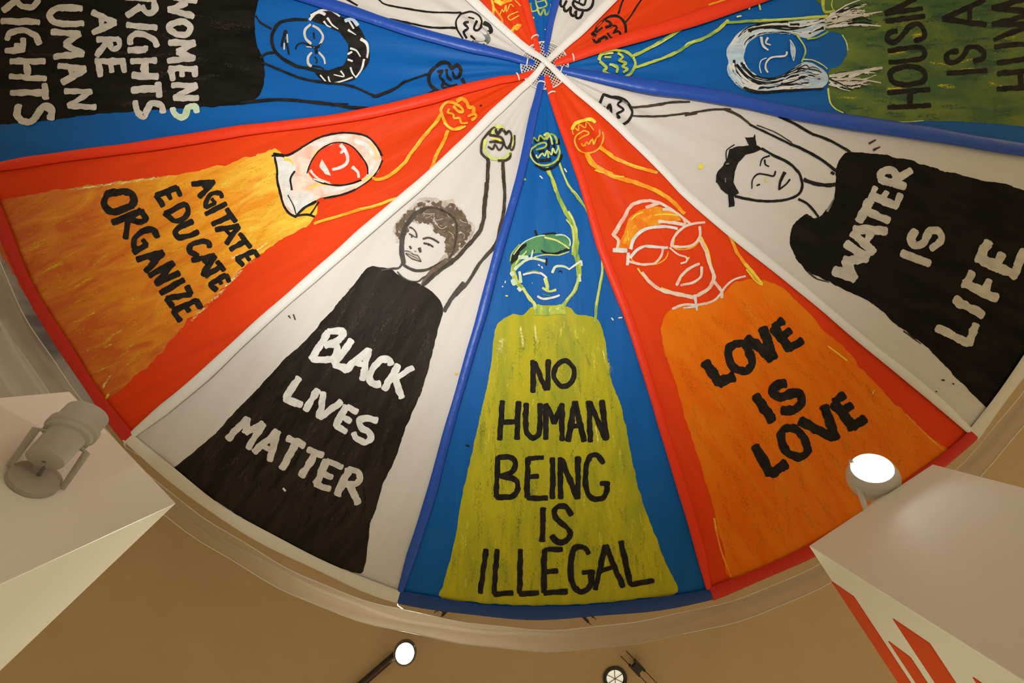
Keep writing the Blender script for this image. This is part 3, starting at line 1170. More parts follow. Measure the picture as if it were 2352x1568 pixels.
# ---- gore 2: WOMENS RIGHTS ARE HUMAN RIGHTS
art(2, 'painted_shirt', 'black painted shirt', ('A', '''p B 0 2222,0 2190,120 2180,200 2195,330 2205,400 2250,500 2272,600 2270,700 2222,820 2100,890 1900,912 1650,925 1400,940 1150,960 900,972 700,995 500,1022 300,1045 100,1062 0,1072 -300,1095 -300,-200 2260,-200'''))
Art(2, 'paint_brushwork', 'dry brush marks on the black shirt').scumble([(0, 0), (585, 0), (600, 120), (590, 210), (380, 240), (0, 270)], 50, '89', 110, 16, fade=lambda q: max(0.1, (q[0] - 200) / 400)).finish()
art(2, 'painted_word', 'off white painted word WOMENS', ('A', '''z c 56 1685,12 1470,-35
z c 56 1600,25 1450,85 1660,140
c c 58 1545,188 1465,215 1460,260 1530,300 1610,290 1632,235 1605,200
z c 54 1452,368 1670,372 1525,445 1668,502 1442,520
z c 56 1455,592 1690,590
z c 50 1672,595 1672,655
z c 46 1562,600 1562,655
z c 54 1465,600 1485,688
z c 52 1478,735 1688,738 1495,838 1700,845
s n 56 1690,962 1675,915 1612,925 1590,995 1545,1005 1495,970 1485,930'''))
art(2, 'painted_word', 'off white painted word RIGHTS, upper', ('A', '''z c 56 1080,-20 1330,-10
s c 56 1318,0 1330,85 1272,115 1218,60
z c 58 1208,60 1092,135
z c 52 1092,218 1345,240
s c 52 1350,400 1310,335 1200,292 1125,322 1120,380
z c 56 1105,430 1250,432
z c 44 1250,435 1250,400
z y 10 1240,520 1250,650
z c 56 1128,525 1342,522
z c 60 1140,648 1355,660
z c 64 1242,535 1250,640
z c 58 1358,712 1372,830
z c 60 1135,775 1370,760
s c 62-50 1400,965 1385,905 1300,890 1262,960 1235,1005 1180,960 1165,870'''))
art(2, 'painted_word', 'off white painted word ARE', ('A', '''z c 54 795,110 992,195 800,282
z c 46 872,145 872,240
z c 54 838,342 1020,338
s c 50 1015,338 1028,400 962,420 935,350
z c 48 915,370 832,482
z c 56 825,525 1072,528
z c 50 1055,530 1072,620
z c 48 952,535 962,620
z c 54 840,535 868,655'''))
art(2, 'painted_word', 'off white painted word HUMAN', ('A', '''s c 56 705,78 510,72 432,120 462,188 560,210 718,205
z c 54 448,278 688,295 562,382 718,468 470,490
z c 56 508,565 735,600 540,712
z c 44 605,590 622,660
z c 50 562,782 788,790 592,912 825,922
z c 50 420,-60 690,-60
z c 50 560,-60 560,-10'''))
art(2, 'painted_word', 'off white painted word RIGHTS, lower', ('A', '''z c 58 35,95 130,20
s c 54 135,0 200,60 290,58 330,0
z c 54 20,185 342,195
s c 54 342,382 300,302 190,262 90,290 70,345
z c 50 135,395 205,400
z c 50 55,440 215,432
z c 48 205,335 205,430
z c 54 98,530 390,530
z c 54 92,658 400,678
z c 60 235,545 248,640
z c 56 388,725 402,850
z c 56 102,802 400,795
s c 62 440,1025 448,950 382,915 330,980 275,1045 200,1040 158,985 170,905'''))
art(2, 'painted_face', 'black outlined face with round white glasses', ('B', '''s k 26 545,175 420,172 320,195 262,260 242,340 262,430 330,500 430,560 540,590 640,610
s k 16 105,140 150,200 240,252
s k 20 145,500 200,462 285,455
s c 20 575,215 528,262 532,330 580,380
s c 20 595,225 650,262 682,320 655,390
s k 18 545,398 620,410 645,400
s w 8 540,405 610,412
s k 24 618,405 625,460
s c 20 585,455 555,495 555,545 582,572
s c 18 648,452 690,505 698,552
s k 13 590,570 660,580 690,600
s k 13 640,400 665,380
s k 15 602,285 605,335
s k 12 612,490 630,520 622,545
s k 11 445,425 470,382 530,375 600,412
s k 28-14 365,268 338,340 325,405
s k 20-12 358,345 378,410 388,470
s c 11 376,300 380,370
s c 13 352,375 350,430'''))
art(2, 'painted_hair', 'black and white painted hair', ('B', '''p k 0 570,130 650,92 740,97 830,142 930,172 990,240 1040,330 1080,430 1080,510 1030,600 960,672 870,710 750,712 660,682 618,632 640,600 750,602 860,560 890,480 890,400 850,312 790,262 700,222 590,188
s w 24-14 568,175 640,105 740,92 825,145
s w 26 580,140 650,110 700,130
s u 30 872,185 930,170 980,222
s w 20-8 720,160 762,220 812,255
s w 18-8 690,190 720,225 750,240
s w 22-8 900,262 940,290 965,305
s w 16 905,185 945,250
s w 28-16 1008,340 1050,372 1068,435 1060,500
s w 20-8 918,420 968,440 1002,492
s w 16 895,470 930,450
s w 16 895,515 935,530
s w 22-12 1035,515 1012,600 962,672
s w 18-8 918,585 940,640 968,668
s w 16-8 835,615 862,662 775,645
s w 14 660,650 705,702
s w 13 728,662 752,716 850,700 935,668'''))
art(2, 'painted_arm', 'black outlined raised arm', ('B', '''s k 19 160,540 280,590 400,640 520,682 700,712 880,732 1000,772 1130,830
s k 24 1100,812 1130,830 1280,772 1382,702
s k 16 1360,715 1470,675 1572,640
s k 26 -20,888 120,870 340,858 600,880 800,905 920,925 1070,932
s k 8 790,890 900,895
s k 20-6 1570,820 1640,770'''))
art(2, 'painted_fist', 'black outlined fist', ('B', '''s k 28 1640,580 1592,640 1592,710 1640,768 1722,800 1822,788 1890,730 1872,682
s k 30 1650,572 1700,540 1752,545 1780,590 1830,562 1862,605 1850,652
s k 20 1662,620 1705,610 1680,660 1715,700 1700,745 1745,762
s k 22 1740,600 1748,660 1780,690
s k 20 1792,620 1812,672 1850,660
s k 20 1705,700 1760,740 1830,730'''))

# ---- gore 3: white, top left
art(3, 'painted_arm', 'black outlined raised arm', ('B', '''s k 17 1100,-40 1160,0 1220,40 1400,75 1600,105 1865,110
s k 19 1250,165 1400,195 1600,235 1825,240
s k 17 860,-20 900,5 975,48'''))
art(3, 'painted_fist', 'black outlined fist', ('C', '''s k 22 265,150 370,125 460,165 492,230 482,285
s k 20 270,145 222,220 230,310 292,412
s k 17 350,185 410,200
s k 28 350,235 305,250 345,300 300,340 330,405
s k 26 440,222 408,310 450,322 490,280
s k 44 515,245 575,280 590,335 555,345
s a 54 470,300 535,355 552,430 490,465 420,450
s k 22 375,380 420,420
s k 20 395,435 430,480 520,470'''))
# ---- gore 4: red, top left
art(4, 'painted_fist', 'yellow and orange outlined fist', ('T', '''s o 34 285,-20 312,100 310,230 370,275
s y 22 290,0 310,60 320,140
s y 60 340,5 420,60
s o 44 400,60 480,20 560,0
s y 12 400,205 432,130 452,165 482,72 492,160 540,60 585,92
s y 14 505,235 545,200 645,158
s y 14 510,240 545,272 655,212
s o 34 430,350 500,400 555,440 600,360 625,400 682,335
s y 22 540,430 600,370 650,330
s y 10 600,0 680,80
s o 26 330,120 420,240 440,330'''))
# ---- gore 5: blue, top
art(5, 'painted_fist', 'green outlined fist', ('T', '''s g 20 885,-20 890,50 925,112 1030,75 1010,0
s g 24 905,115 948,205 998,122 1022,205 1082,130 1090,60
s g 22 815,40 830,150 905,140
s l 12 900,30 1010,5
s g 26 775,200 862,246
s l 12 800,215 862,246'''))
# ---- gore 6: white, top
art(6, 'painted_fist', 'thick black outlined fist', ('T', '''s k 34 1232,-20 1218,65 1255,92 1300,10
s k 34 1262,92 1282,152 1330,132 1362,92
s k 36 1362,100 1352,178 1392,218 1432,150
s k 38 1432,150 1430,235 1482,240 1520,165
s k 36 1405,5 1388,60 1450,122 1560,142 1640,95 1662,0
s k 30 1400,8 1460,40 1540,70 1562,-10
s k 22 1480,-10 1472,38'''))
# ---- gore 7: red, top right
art(7, 'painted_fist', 'black outlined fist', ('T', '''s k 36 2100,485 2102,380 2072,290 1990,220 1890,222 1800,272 1732,340 1682,420 1640,465
s k 36 1640,465 1692,470 1662,530 1702,572 1742,545 1735,605
s k 38 1832,280 1882,300 1902,345 1825,368
s k 26 1785,372 1700,442
s k 32 1880,380 1940,345 1980,372 1940,440
s k 28 1930,452 2000,425 2030,482 1992,512
s k 38 1732,545 1822,500 1852,560 1820,580
s k 28 1852,450 1902,512 1952,540'''))
art(7, 'painted_arm', 'thin black outlined arm', ('T', '''s k 26 2075,-20 2040,60 2000,190
s k 22 2330,-30 2240,100 2180,200 2100,300'''))
art(7, 'painted_sleeve', 'orange painted sleeve edge', ('D', 's o 26 1225,45 1300,25 1420,-15'))
# ---- gore 8: HOUSING IS A HUMAN
art(8, 'painted_shirt', 'green painted shirt', ('E', '''p G 0 328,-150 325,60 345,140 352,258 440,278 500,310 540,390 542,470 502,540 442,578 392,602 376,730 392,860 432,930 520,972 700,1020 900,1045 1100,1040 1400,1040 1700,1055 2061,1082 2400,1112 2400,-150
s l 18-8 380,760 395,870 440,930 510,968
s g 30-10 335,0 350,100 440,90
s l 10 500,300 535,360 548,430
s l 10-4 420,-10 410,50 440,110
s l 6 800,1032 1000,1046 1200,1035'''))
Art(8, 'paint_brushwork', 'lighter green brush marks on the shirt').scumble([(1890, 0), (1900, 60), (1950, 90), (1945, 140), (1910, 165), (1905, 220), (1930, 255), (2040, 275), (2352, 285), (2352, 0)], 130, '556', 90, 18).scumble([(1890, 0), (1900, 60), (1950, 90), (1945, 140), (1910, 165), (1905, 220), (1930, 255), (2040, 275), (2352, 285), (2352, 0)], 18, '3', 60, 14).finish()
art(8, 'painted_word', 'black painted word HOUSING', ('E', '''z k 44 895,922 1255,905
z k 44 892,795 1250,770
z k 46 1082,785 1082,900
c k 46 1060,572 935,605 910,655 950,710 1060,728 1180,702 1212,650 1165,590
s k 44 897,440 1060,412 1175,412 1208,460 1175,505 1060,520 905,538
s k 46 968,268 900,285 888,345 955,362 1032,290 1082,225 1160,212 1205,265 1195,330 1122,352
z k 44 875,182 1205,142
z k 44 1185,75 870,115 1130,-10
z k 44 850,-20 1180,-60'''))
art(8, 'painted_word', 'black painted words IS A', ('E', '''z k 42 1402,630 1735,605
s k 46 1490,440 1410,455 1400,520 1455,540 1535,485 1580,412 1650,402 1712,450 1702,505 1628,520
z k 46 1365,165 1730,212
z k 46 1365,165 1720,0
z k 40 1592,70 1592,190'''))
art(8, 'painted_word', 'black painted word HUMAN', ('E', '''z k 46 1832,765 2250,742
z k 46 1835,632 2250,598
z k 46 2028,615 2035,745
s k 44 1830,540 2050,510 2120,460 2060,385 1810,405
z k 46 1802,340 2140,210
z k 46 2140,210 1790,210
z k 46 1790,210 2140,120
z k 48 1790,70 2140,100
z k 48 1790,70 2140,-30'''))
Hh = Art(8, 'painted_hair', 'long white hair with blue and black streaks')
Hh.draw('D', '''p u 0 2200,140 2000,180 1750,198 1570,230 1470,292 1410,362 1376,450 1386,530 1386,620 1432,700 1522,770 1650,800 1800,790 2000,770 2210,748 2240,640 2150,565 2050,530 1970,575 1880,640 1780,680 1680,682 1595,642 1542,580 1528,500 1532,430 1572,362 1642,312 1760,282 1920,292 2060,330 2215,255
s k 26-10 1440,520 1450,600 1500,660''')
Hh.flow('D', [(2230, 135), (2000, 180), (1750, 200), (1580, 232), (1475, 305), (1405, 395), (1388, 500)], [(2230, 258), (2060, 318), (1900, 290), (1760, 287), (1640, 315), (1570, 375), (1525, 480)], 46, 'wwukwukn', 18)
Hh.flow('D', [(1390, 540), (1405, 640), (1465, 725), (1580, 782), (1750, 788), (1950, 770), (2210, 742)], [(1525, 530), (1550, 595), (1620, 655), (1720, 680), (1830, 660), (1950, 595), (2050, 545), (2150, 575), (2240, 640)], 54, 'wwukkukw', 18)
Hh.draw('D', '''s k 26-14 1520,760 1650,795 1850,785 2200,765
s k 22-10 1560,270 1700,240 1900,262 2060,235
s k 24-8 1460,560 1520,640 1600,690 1700,712 1850,700''')
Hh.flow('E', [(330, 150), (500, 90), (720, 30)], [(350, 262), (550, 228), (835, 236)], 22, 'wcckwc', 18)
Hh.flow('E', [(385, 640), (600, 612), (845, 585)], [(378, 735), (520, 765), (735, 775)], 24, 'wcckwc', 18)
Hh.draw('E', 's w 16-6 350,170 520,60 660,5;s w 18-8 380,240 600,220 820,235;s c 26-10 420,200 620,150 830,110;s c 24 400,660 650,620 830,590;s c 22-10 400,690 640,690 820,720;s k 14-6 390,690 480,730 580,785;s w 14-6 380,700 460,760 560,790;s k 16-8 580,175 680,170 740,190;s k 18-8 540,215 640,205 740,215')
Hh.finish()
art(8, 'painted_face', 'green and white outlined face', ('D', '''s g 14 1965,305 2030,400 2042,460 2012,540
s l 7 1975,320 2035,405 2040,460
s g 15 2060,345 2150,330 2235,282
s l 10 2020,520 2100,525 2180,560 2230,600
s w 24-14 1665,330 1680,400 1725,440
s w 22-12 1722,335 1705,380 1745,395
s w 16 1885,455 1868,490 1760,502 1712,542 1702,592 1722,630
s w 9 1710,508 1665,530 1652,580 1664,635
q u 0 1912,355 1955,430 1942,532 1918,470
s w 7 1912,355 1955,430 1942,532'''))
art(8, 'painted_arm', 'green and lemon outlined raised arm', ('D', '''s g 24-22 2230,150 1900,178 1600,192 1378,205
s l 12 2200,150 1900,172 1700,182
s g 28-22 1385,188 1290,272 1170,342 1080,372 1020,412 920,470 800,520 690,556 588,590
s l 14 1100,360 1040,380 1010,412
s l 12 940,462 890,480
s l 10 860,500 790,518 740,530
s g 28-24 1012,238 920,300 800,372 680,440 570,490
s l 12 1000,250 920,310 790,390 730,420'''))
art(8, 'painted_fist', 'green and lemon outlined fist', ('D', '''s g 24 278,522 302,472 400,442 500,452 560,492 590,550 562,630 510,666
s l 13 285,530 310,480 400,465
s l 13 575,500 592,560
s g 22 440,468 485,498 450,528 512,550 478,580 522,602 488,628
s l 11 445,465 480,500 455,528
s g 24 288,540 342,590 318,622 400,660
s g 20 330,500 382,500
s g 22 372,562 432,580 430,632
s g 18 320,640 400,660 440,668
s l 10 370,560 425,590'''))

# ---- gore 9: WATER IS LIFE
art(9, 'painted_shirt', 'black painted shirt', ('0', '''p B 1.0 1948,350 2025,356 2099,371 2160,390 2240,410 2316,425 2352,437 2500,476 2440,750 2352,857 2320,900 2280,942 2230,900 2180,850 2130,800 2090,768 2052,740 2030,716 1990,690 1950,670 1900,645 1860,627 1835,602 1818,572 1815,540 1826,512 1850,492 1872,502 1892,490 1910,465 1919,432 1918,402 1926,374
s b 5-2 1856,625 1876,640 1905,648
s b 4-2 2075,760 2095,775 2115,790
s a 6-2 1900,485 1916,455'''))
art(9, 'painted_word', 'cream painted word WATER', ('J', '''z c 66 985,1192 1135,1250 1062,1120 1225,1105 1072,998
z c 62 1130,895 1362,908
z c 62 1120,920 1272,1062
z c 50 1252,925 1215,995
z c 66 1165,838 1245,690
z c 58 1215,765 1380,835
z c 62 1245,655 1440,728
z c 46 1255,650 1285,595
z c 44 1335,685 1365,628
z c 50 1425,728 1462,645
z c 58 1312,535 1495,592
s c 58 1325,535 1335,485 1395,472 1432,515 1418,560
z c 54 1430,540 1540,475'''))
art(9, 'painted_word', 'cream painted word IS', ('J', '''z c 62 1472,1068 1672,1142
s c 64-50 1568,905 1540,965 1572,1015 1632,985 1672,915 1735,908 1755,965 1722,1010 1680,1035'''))
art(9, 'painted_word', 'cream painted word LIFE', ('V', 'z c 70 355,185 612,322 672,160'), ('J', '''z c 66 1852,1398 2055,1512
z c 66 1915,1282 2155,1395
z c 62 1932,1280 1978,1205
z c 60 2068,1340 2100,1262
z c 74 2010,1105 2295,1225
z c 72 2030,1110 2092,985
z c 66 2148,1160 2195,1075
z c 66 2280,1215 2345,1045'''))
art(9, 'painted_face', 'black brush drawn face', ('J', '''s k 19 465,318 560,370 660,420 730,490 757,560 745,630 690,670 600,690 500,696 400,686 275,660
s k 14-9 522,370 472,390 455,442
s k 14-10 488,398 492,430 518,446
s k 15-9 565,480 550,515 500,505 440,500 400,540 396,605
s k 12 430,582 452,574
s k 26-12 632,490 602,550 590,612
s k 13 588,612 640,575 668,538
s k 27 770,540 840,566 930,580 992,575
s k 17 730,680 790,712 840,762 872,806
s k 10 780,800 860,830
s k 20 965,488 985,500'''))
art(9, 'painted_hair', 'black painted hair with a tied bun', ('J', '''q k 0 470,322 430,296 418,212 402,236 345,238 372,290 290,300 232,320 215,380 190,440 150,480 140,560 170,610 222,652 230,738 272,730 266,662 300,640 266,560 272,480 302,410 345,370 412,345
s k 8 212,400 215,330 270,290
s k 8 140,560 150,490 190,450
s a 10 210,430 230,425
s a 8 205,530 205,560'''))
art(9, 'painted_arm', 'black outlined raised arm', ('D', '''s b 18-26 565,922 700,912 850,888
s b 24-16 800,900 900,880 1060,875
s b 17 570,995 750,1000 900,990 1050,970
s b 24 1020,985 1120,970
s b 18 1080,970 1250,942 1410,940'''), ('J', '''s b 20-16 200,35 300,80 390,150
s k 15 380,145 540,222 680,290
s k 22 670,285 780,332 900,402 1000,480
s b 8 430,150 560,200 680,275
s k 19 590,88 700,140 840,220
s k 18 830,215 960,262 1100,342'''))
art(9, 'painted_fist', 'black outlined fist', ('C', '''s k 28 1780,1000 1850,1028 1955,1040 2035,1090 2082,1190 2045,1280 1960,1330 1910,1310
s k 30 1780,1000 1755,1065 1735,1115 1732,1165 1800,1182 1848,1110 1862,1245
s k 46 1745,1130 1790,1150
s k 24 1892,1035 1972,1062 1932,1110 1990,1165 1922,1208 1952,1248 1890,1250
s a 20 1960,1045 2040,1100'''))

# ---- gore 10: LOVE IS LOVE
art(10, 'painted_shirt', 'deep orange painted shirt', ('0', '''p V 1.2 1545,708 1526,728 1518,755 1522,793 1534,831 1549,870 1562,915 1576,965 1595,1023 1614,1080 1629,1137 1645,1195 1660,1260 1680,1328 1760,1308 1860,1268 2000,1190 2100,1115 2178,1042 2130,1000 2090,960 2040,910 1990,860 1940,800 1895,760 1860,722 1830,690 1790,655 1745,642 1692,648 1655,680 1620,698 1580,703
s o 5-2 1640,1190 1655,1260 1680,1326
s o 5-2 1700,1323 1800,1290
s o 4-2 2178,1042 2130,1000 2080,950
s y 3 1902,795 1925,812 1945,828
s y 3 2008,895 2003,905'''))
LOV = [(1545, 712), (1530, 730), (1522, 757), (1538, 831), (1566, 915), (1599, 1023), (1633, 1137), (1662, 1255), (1684, 1322), (1760, 1300), (1860, 1262), (2000, 1184), (2100, 1108), (2170, 1042), (2090, 966), (1990, 866), (1890, 764), (1830, 696), (1745, 648), (1695, 654), (1655, 686), (1620, 704)]
Art(10, 'paint_brushwork', 'amber brush marks on the orange shirt').scumble(LOV, 130, '77772', 120, 18).scumble(LOV, 40, '7', 70, 24, along=False).finish()
art(10, 'painted_word', 'black painted word LOVE, upper', ('N', '''z k 62 365,500 448,628 535,588
c k 50 548,392 508,425 510,490 555,545 615,550 645,505 625,435 590,390
z k 60 615,355 768,478
z k 58 712,295 775,478
z k 60 772,295 872,422
z k 50 778,290 828,248
z k 50 822,345 875,310
z k 52 868,420 945,370'''))
art(10, 'painted_word', 'black painted word IS', ('N', '''z k 58 668,700 768,852
s k 56 845,625 790,642 772,680 805,712 880,690 932,692 938,745 890,790 825,790'''))
art(10, 'painted_word', 'black painted word LOVE, lower', ('N', '''z k 60 662,1005 755,1170 850,1110
c k 50 852,898 822,928 832,1000 875,1055 938,1068 978,1030 955,955 905,898
z k 58 935,852 1132,955
z k 58 1078,765 1148,960
z k 60 1138,745 1252,895
z k 52 1138,738 1198,698
z k 52 1190,792 1242,758
z k 54 1248,890 1322,838'''))
art(10, 'painted_face', 'white outlined face with cap and pointed glasses', ('I', '''p v 0 250,1030 290,930 330,820 420,755 540,735 640,775 705,835 620,850 500,875 400,925 350,980 330,1040
s y 12-6 318,870 380,795 500,755
s o 26-10 430,830 540,790 650,800
s y 8 500,800 590,790 680,800
s o 22-8 290,1000 330,920 380,870
s y 8 325,980 318,910
s o 10 655,965 650,1030 720,1045 800,1020 845,960
s o 9 340,1110 400,1150 520,1150 590,1110 610,1060
s y 14-8 845,955 895,1050 918,1150 940,1220
s y 12-6 390,1180 430,1240
s y 10 560,1320 650,1350 720,1362
s y 8 745,1110 762,1100 735,1140
s o 10 665,1305 700,1260
s i 30-22 213,942 252,880 300,800 330,742 390,705 480,692
s i 22-16 470,690 560,715 640,762 700,805 765,855
s i 24 450,740 540,712
s w 22 572,758 620,752
s i 14 600,752 700,800 735,862
s i 24-18 215,940 252,980 236,1050
s w 30 215,1050 310,1052
s w 24-20 340,1040 362,970 420,912 500,885 600,880 675,895
s i 24 540,842 640,852 725,868
s i 18 630,1020 655,950 720,885 800,856 872,850
s i 18 836,880 836,950 792,1008 720,1026 630,1020
s w 22-18 338,1105 380,1052 440,1022 520,1026 605,1030
s i 18 330,1132 420,1152 510,1142 558,1092 570,1042
s w 22 322,1070 316,1155
s i 13 620,1032 680,1080 740,1102 738,1132 700,1146
s i 18-22 832,1146 760,1182 700,1240 670,1300
s i 18 850,1170 842,1240 790,1280 700,1302
s i 22-30 420,1210 480,1282 550,1332 650,1360 760,1382 800,1390
s i 22-26 838,978 880,1062 910,1160 936,1230 920,1300 860,1352 790,1390
s w 22-12 800,1372 816,1482
s i 24 940,1280 990,1342 992,1392
s i 20-14 640,1472 720,1442 820,1442 920,1420 980,1372 1020,1312 1080,1262 1165,1236
s w 14 720,1465 820,1455'''))
art(10, 'painted_arm', 'orange outlined raised arm', ('I', '''s o 28-22 118,308 200,372 280,412 380,452 530,492
s y 10 270,405 380,445 440,462
s o 36-26 25,365 80,440 200,510 330,552 450,592 560,642 640,702 725,785
s y 12-8 90,455 200,512 290,520
s o 22-26 985,875 1060,962 1100,1062 1150,1132 1200,1200 1282,1292
s y 22-14 1165,1150 1230,1222 1285,1292
s y 10 1170,1190 1240,1275 1285,1300
s y 8 1000,890 1040,930'''), ('U', 's o 60-70 1930,650 1960,740 2060,870 2250,970 2400,1040;s o 50-46 2180,520 2260,590 2400,680;s y 22 2090,950 2180,985 2240,995'))
art(10, 'painted_fist', 'orange and yellow outlined fist', ('U', '''s o 28 1890,240 1765,320 1725,400 1742,500 1800,590 1900,640 2050,630 2160,562 2220,450 2240,350 2222,265
s y 10 1890,236 1760,318 1718,400 1735,500 1795,592
s o 28 1890,240 1970,272 1960,312 1880,345 1800,400
s y 58 1680,220 1692,170 1742,112 1805,82 1885,62 1960,38 2040,52 2085,95
s o 26 1700,310 1680,250 1722,192 1790,242 1802,132 1912,190 1932,85 2002,150 2062,235
s o 28 1842,470 1882,520 1942,442 1972,490 2042,392 2062,490 2112,380 2172,322 2168,230
s y 10 1840,465 1875,510 1930,505
s y 18 2060,440 2065,485'''))

# ---- gore 11: NO HUMAN BEING IS ILLEGAL
art(11, 'painted_shirt', 'yellow green painted shirt', ('M', '''p Y 0 690,8 640,45 590,45 530,80 505,112 490,240 470,370 440,500 400,680 360,850 325,1030 295,1200 250,1350 240,1425 400,1445 620,1460 800,1460 1000,1450 1200,1430 1388,1400 1340,1270 1250,1040 1190,850 1150,650 1110,480 1060,340 1042,200 1020,110 980,60 900,45 850,8'''))
NOH = [(1228, 712), (1180, 725), (1145, 750), (1133, 812), (1120, 880), (1090, 1020), (1055, 1190), (1030, 1300), (1015, 1370), (1100, 1382), (1280, 1388), (1460, 1375), (1550, 1360), (1520, 1280), (1480, 1180), (1450, 1080), (1420, 920), (1395, 800), (1378, 750), (1350, 728), (1300, 712)]
Art(11, 'paint_brushwork', 'yellow and green brush marks on the shirt').scumble(NOH, 190, '33444', 110, 20).scumble(NOH, 60, '3', 60, 26, along=False).scumble(NOH, 60, '*4', 60, 12, fade=lambda q: 1.0 if q[1] < 850 else 0.12).finish()
art(11, 'painted_word', 'black painted word NO', ('M', 'z k 26 686,272 688,424;z k 26 692,280 752,412;z k 26 762,268 758,412;c k 25 840,270 800,300 790,345 815,390 855,392 885,350 880,300'))
art(11, 'painted_word', 'black painted word HUMAN', ('M', '''z k 28 538,468 525,655;z k 28 616,472 608,652;z k 26 532,570 608,568
s k 28 654,480 652,590 666,634 692,645 714,625 720,580 722,482
z k 27 748,652 750,484;z k 26 752,482 790,575 828,482;z k 27 828,482 828,658
z k 28 858,662 890,472;z k 28 892,472 936,662;z k 24 876,588 918,588
z k 28 958,470 966,664;z k 28 962,474 1040,652;z k 28 1022,466 1044,655'''))
art(11, 'painted_word', 'black painted word BEING', ('M', '''z k 27 516,740 508,932;s k 27 516,742 570,738 600,762 590,808 530,832;s k 27 530,832 600,850 614,892 588,930 508,934
z k 27 662,745 658,936;z k 25 664,746 736,742;z k 25 662,836 712,834;z k 26 660,938 756,938
z k 27 782,745 782,940;z k 28 820,745 822,940;z k 28 826,752 902,940;z k 27 905,740 905,940
s k 27 1030,768 1000,732 962,740 944,800 946,888 976,940 1020,942 1044,908 1046,872;z k 24 1015,868 1058,868'''))
art(11, 'painted_word', 'black painted word IS', ('M', 'z k 28 736,988 732,1148;s k 28 872,1022 850,984 806,980 790,1012 812,1050 856,1086 868,1120 840,1152 800,1148 780,1122'))
art(11, 'painted_word', 'black painted word ILLEGAL', ('M', '''z k 27 460,1190 430,1400;z k 27 512,1190 498,1402;z k 27 498,1406 588,1400;z k 27 626,1190 622,1400;z k 27 622,1404 712,1398
z k 27 742,1192 740,1396;z k 26 744,1190 828,1188;z k 25 742,1296 806,1292;z k 27 742,1400 852,1394
s k 28 958,1208 932,1178 892,1182 872,1240 874,1338 906,1388 950,1384 970,1345 968,1302;z k 24 928,1300 985,1298
z k 27 990,1382 1038,1170;z k 28 1040,1170 1124,1370;z k 22 1016,1292 1084,1272
z k 28 1114,1150 1160,1358;z k 27 1162,1360 1272,1340'''))
art(11, 'painted_beret', 'green and black beret', ('H', '''p e 0 300,1120 320,1060 362,1000 430,952 520,920 620,908 700,920 746,960 746,1010 700,1032 620,1052 540,1052 480,1052 410,1082 370,1122 330,1152
q k 0 302,1112 318,1055 378,992 460,955 492,950 425,1000 378,1040 348,1100 312,1138
s l 12 330,1150 360,1100 400,1060 440,1020
s k 17 468,1036 520,1024 560,1048 640,1054 690,1034 742,1020
s k 20 486,882 508,942
s k 14 545,912 600,903 642,905
s l 13 558,932 640,952 700,986 742,1016
s l 9 480,1080 560,1062 660,1064 740,1040
s n 9 325,1060 400,972 500,925 560,918
s n 11 640,915 700,915 745,950 746,995
s g 9 300,1110 315,1050 370,985'''))
art(11, 'painted_face', 'green and white outlined face', ('H', '''s g 40-34 330,1140 325,1200 350,1270 388,1310
s n 30 310,1195 320,1215;s n 34 318,1250 335,1285;s n 26 360,1310 380,1330;s n 22 370,1190 380,1270
s l 22-26 395,1312 440,1380 478,1430 490,1470
s g 44-38 795,1065 812,1150 818,1220
s g 30-26 815,1230 782,1330 735,1392 698,1440
s l 12 812,1240 770,1340 720,1400
q g 0 500,1435 560,1452 640,1450 705,1425 722,1515 478,1515
s l 22 500,1460 600,1475 690,1455
s n 24-18 335,1172 390,1122 450,1092 510,1096 562,1112
s n 30 365,1080 430,1085;s w 11 470,1030 455,1100
s w 17-15 398,1212 470,1196 530,1202 572,1236
s l 30-24 562,1240 576,1290 576,1322
s l 18 542,1312 590,1336 642,1326
s e 10 420,1192 480,1182 520,1190
s n 22-14 615,1196 640,1152 700,1150 742,1172
s w 13 742,1172 790,1137 832,1108;s w 12 832,1108 836,1145
s n 18 818,1210 825,1262
s w 10 510,1135 522,1145;s w 10 535,1150 542,1165
s k 14 572,1090 570,1140;s k 9 660,1190 680,1182 688,1196
s w 17 505,1374 550,1392 610,1386 668,1366
s e 8 545,1360 600,1372'''))
art(11, 'painted_arm', 'lemon green outlined raised arm', ('H', '''s g 26-30 575,412 605,475 640,570 675,660 712,742
s l 12 580,420 612,490 645,580 680,665
s g 36-48 705,725 752,800 778,870 790,960 782,1062
s l 16-10 735,740 775,810 800,900
s l 10 720,800 770,870 775,960 765,1040
s g 14-18 658,345 690,440 730,530 770,590
s g 20-14 768,585 812,642 850,692 882,752
s l 8 665,370 700,460 735,540 790,600 840,670
s g 20 985,1065 992,1130 985,1220 966,1320 946,1430 938,1562
s l 9 985,1090 985,1200 960,1330 942,1440'''))
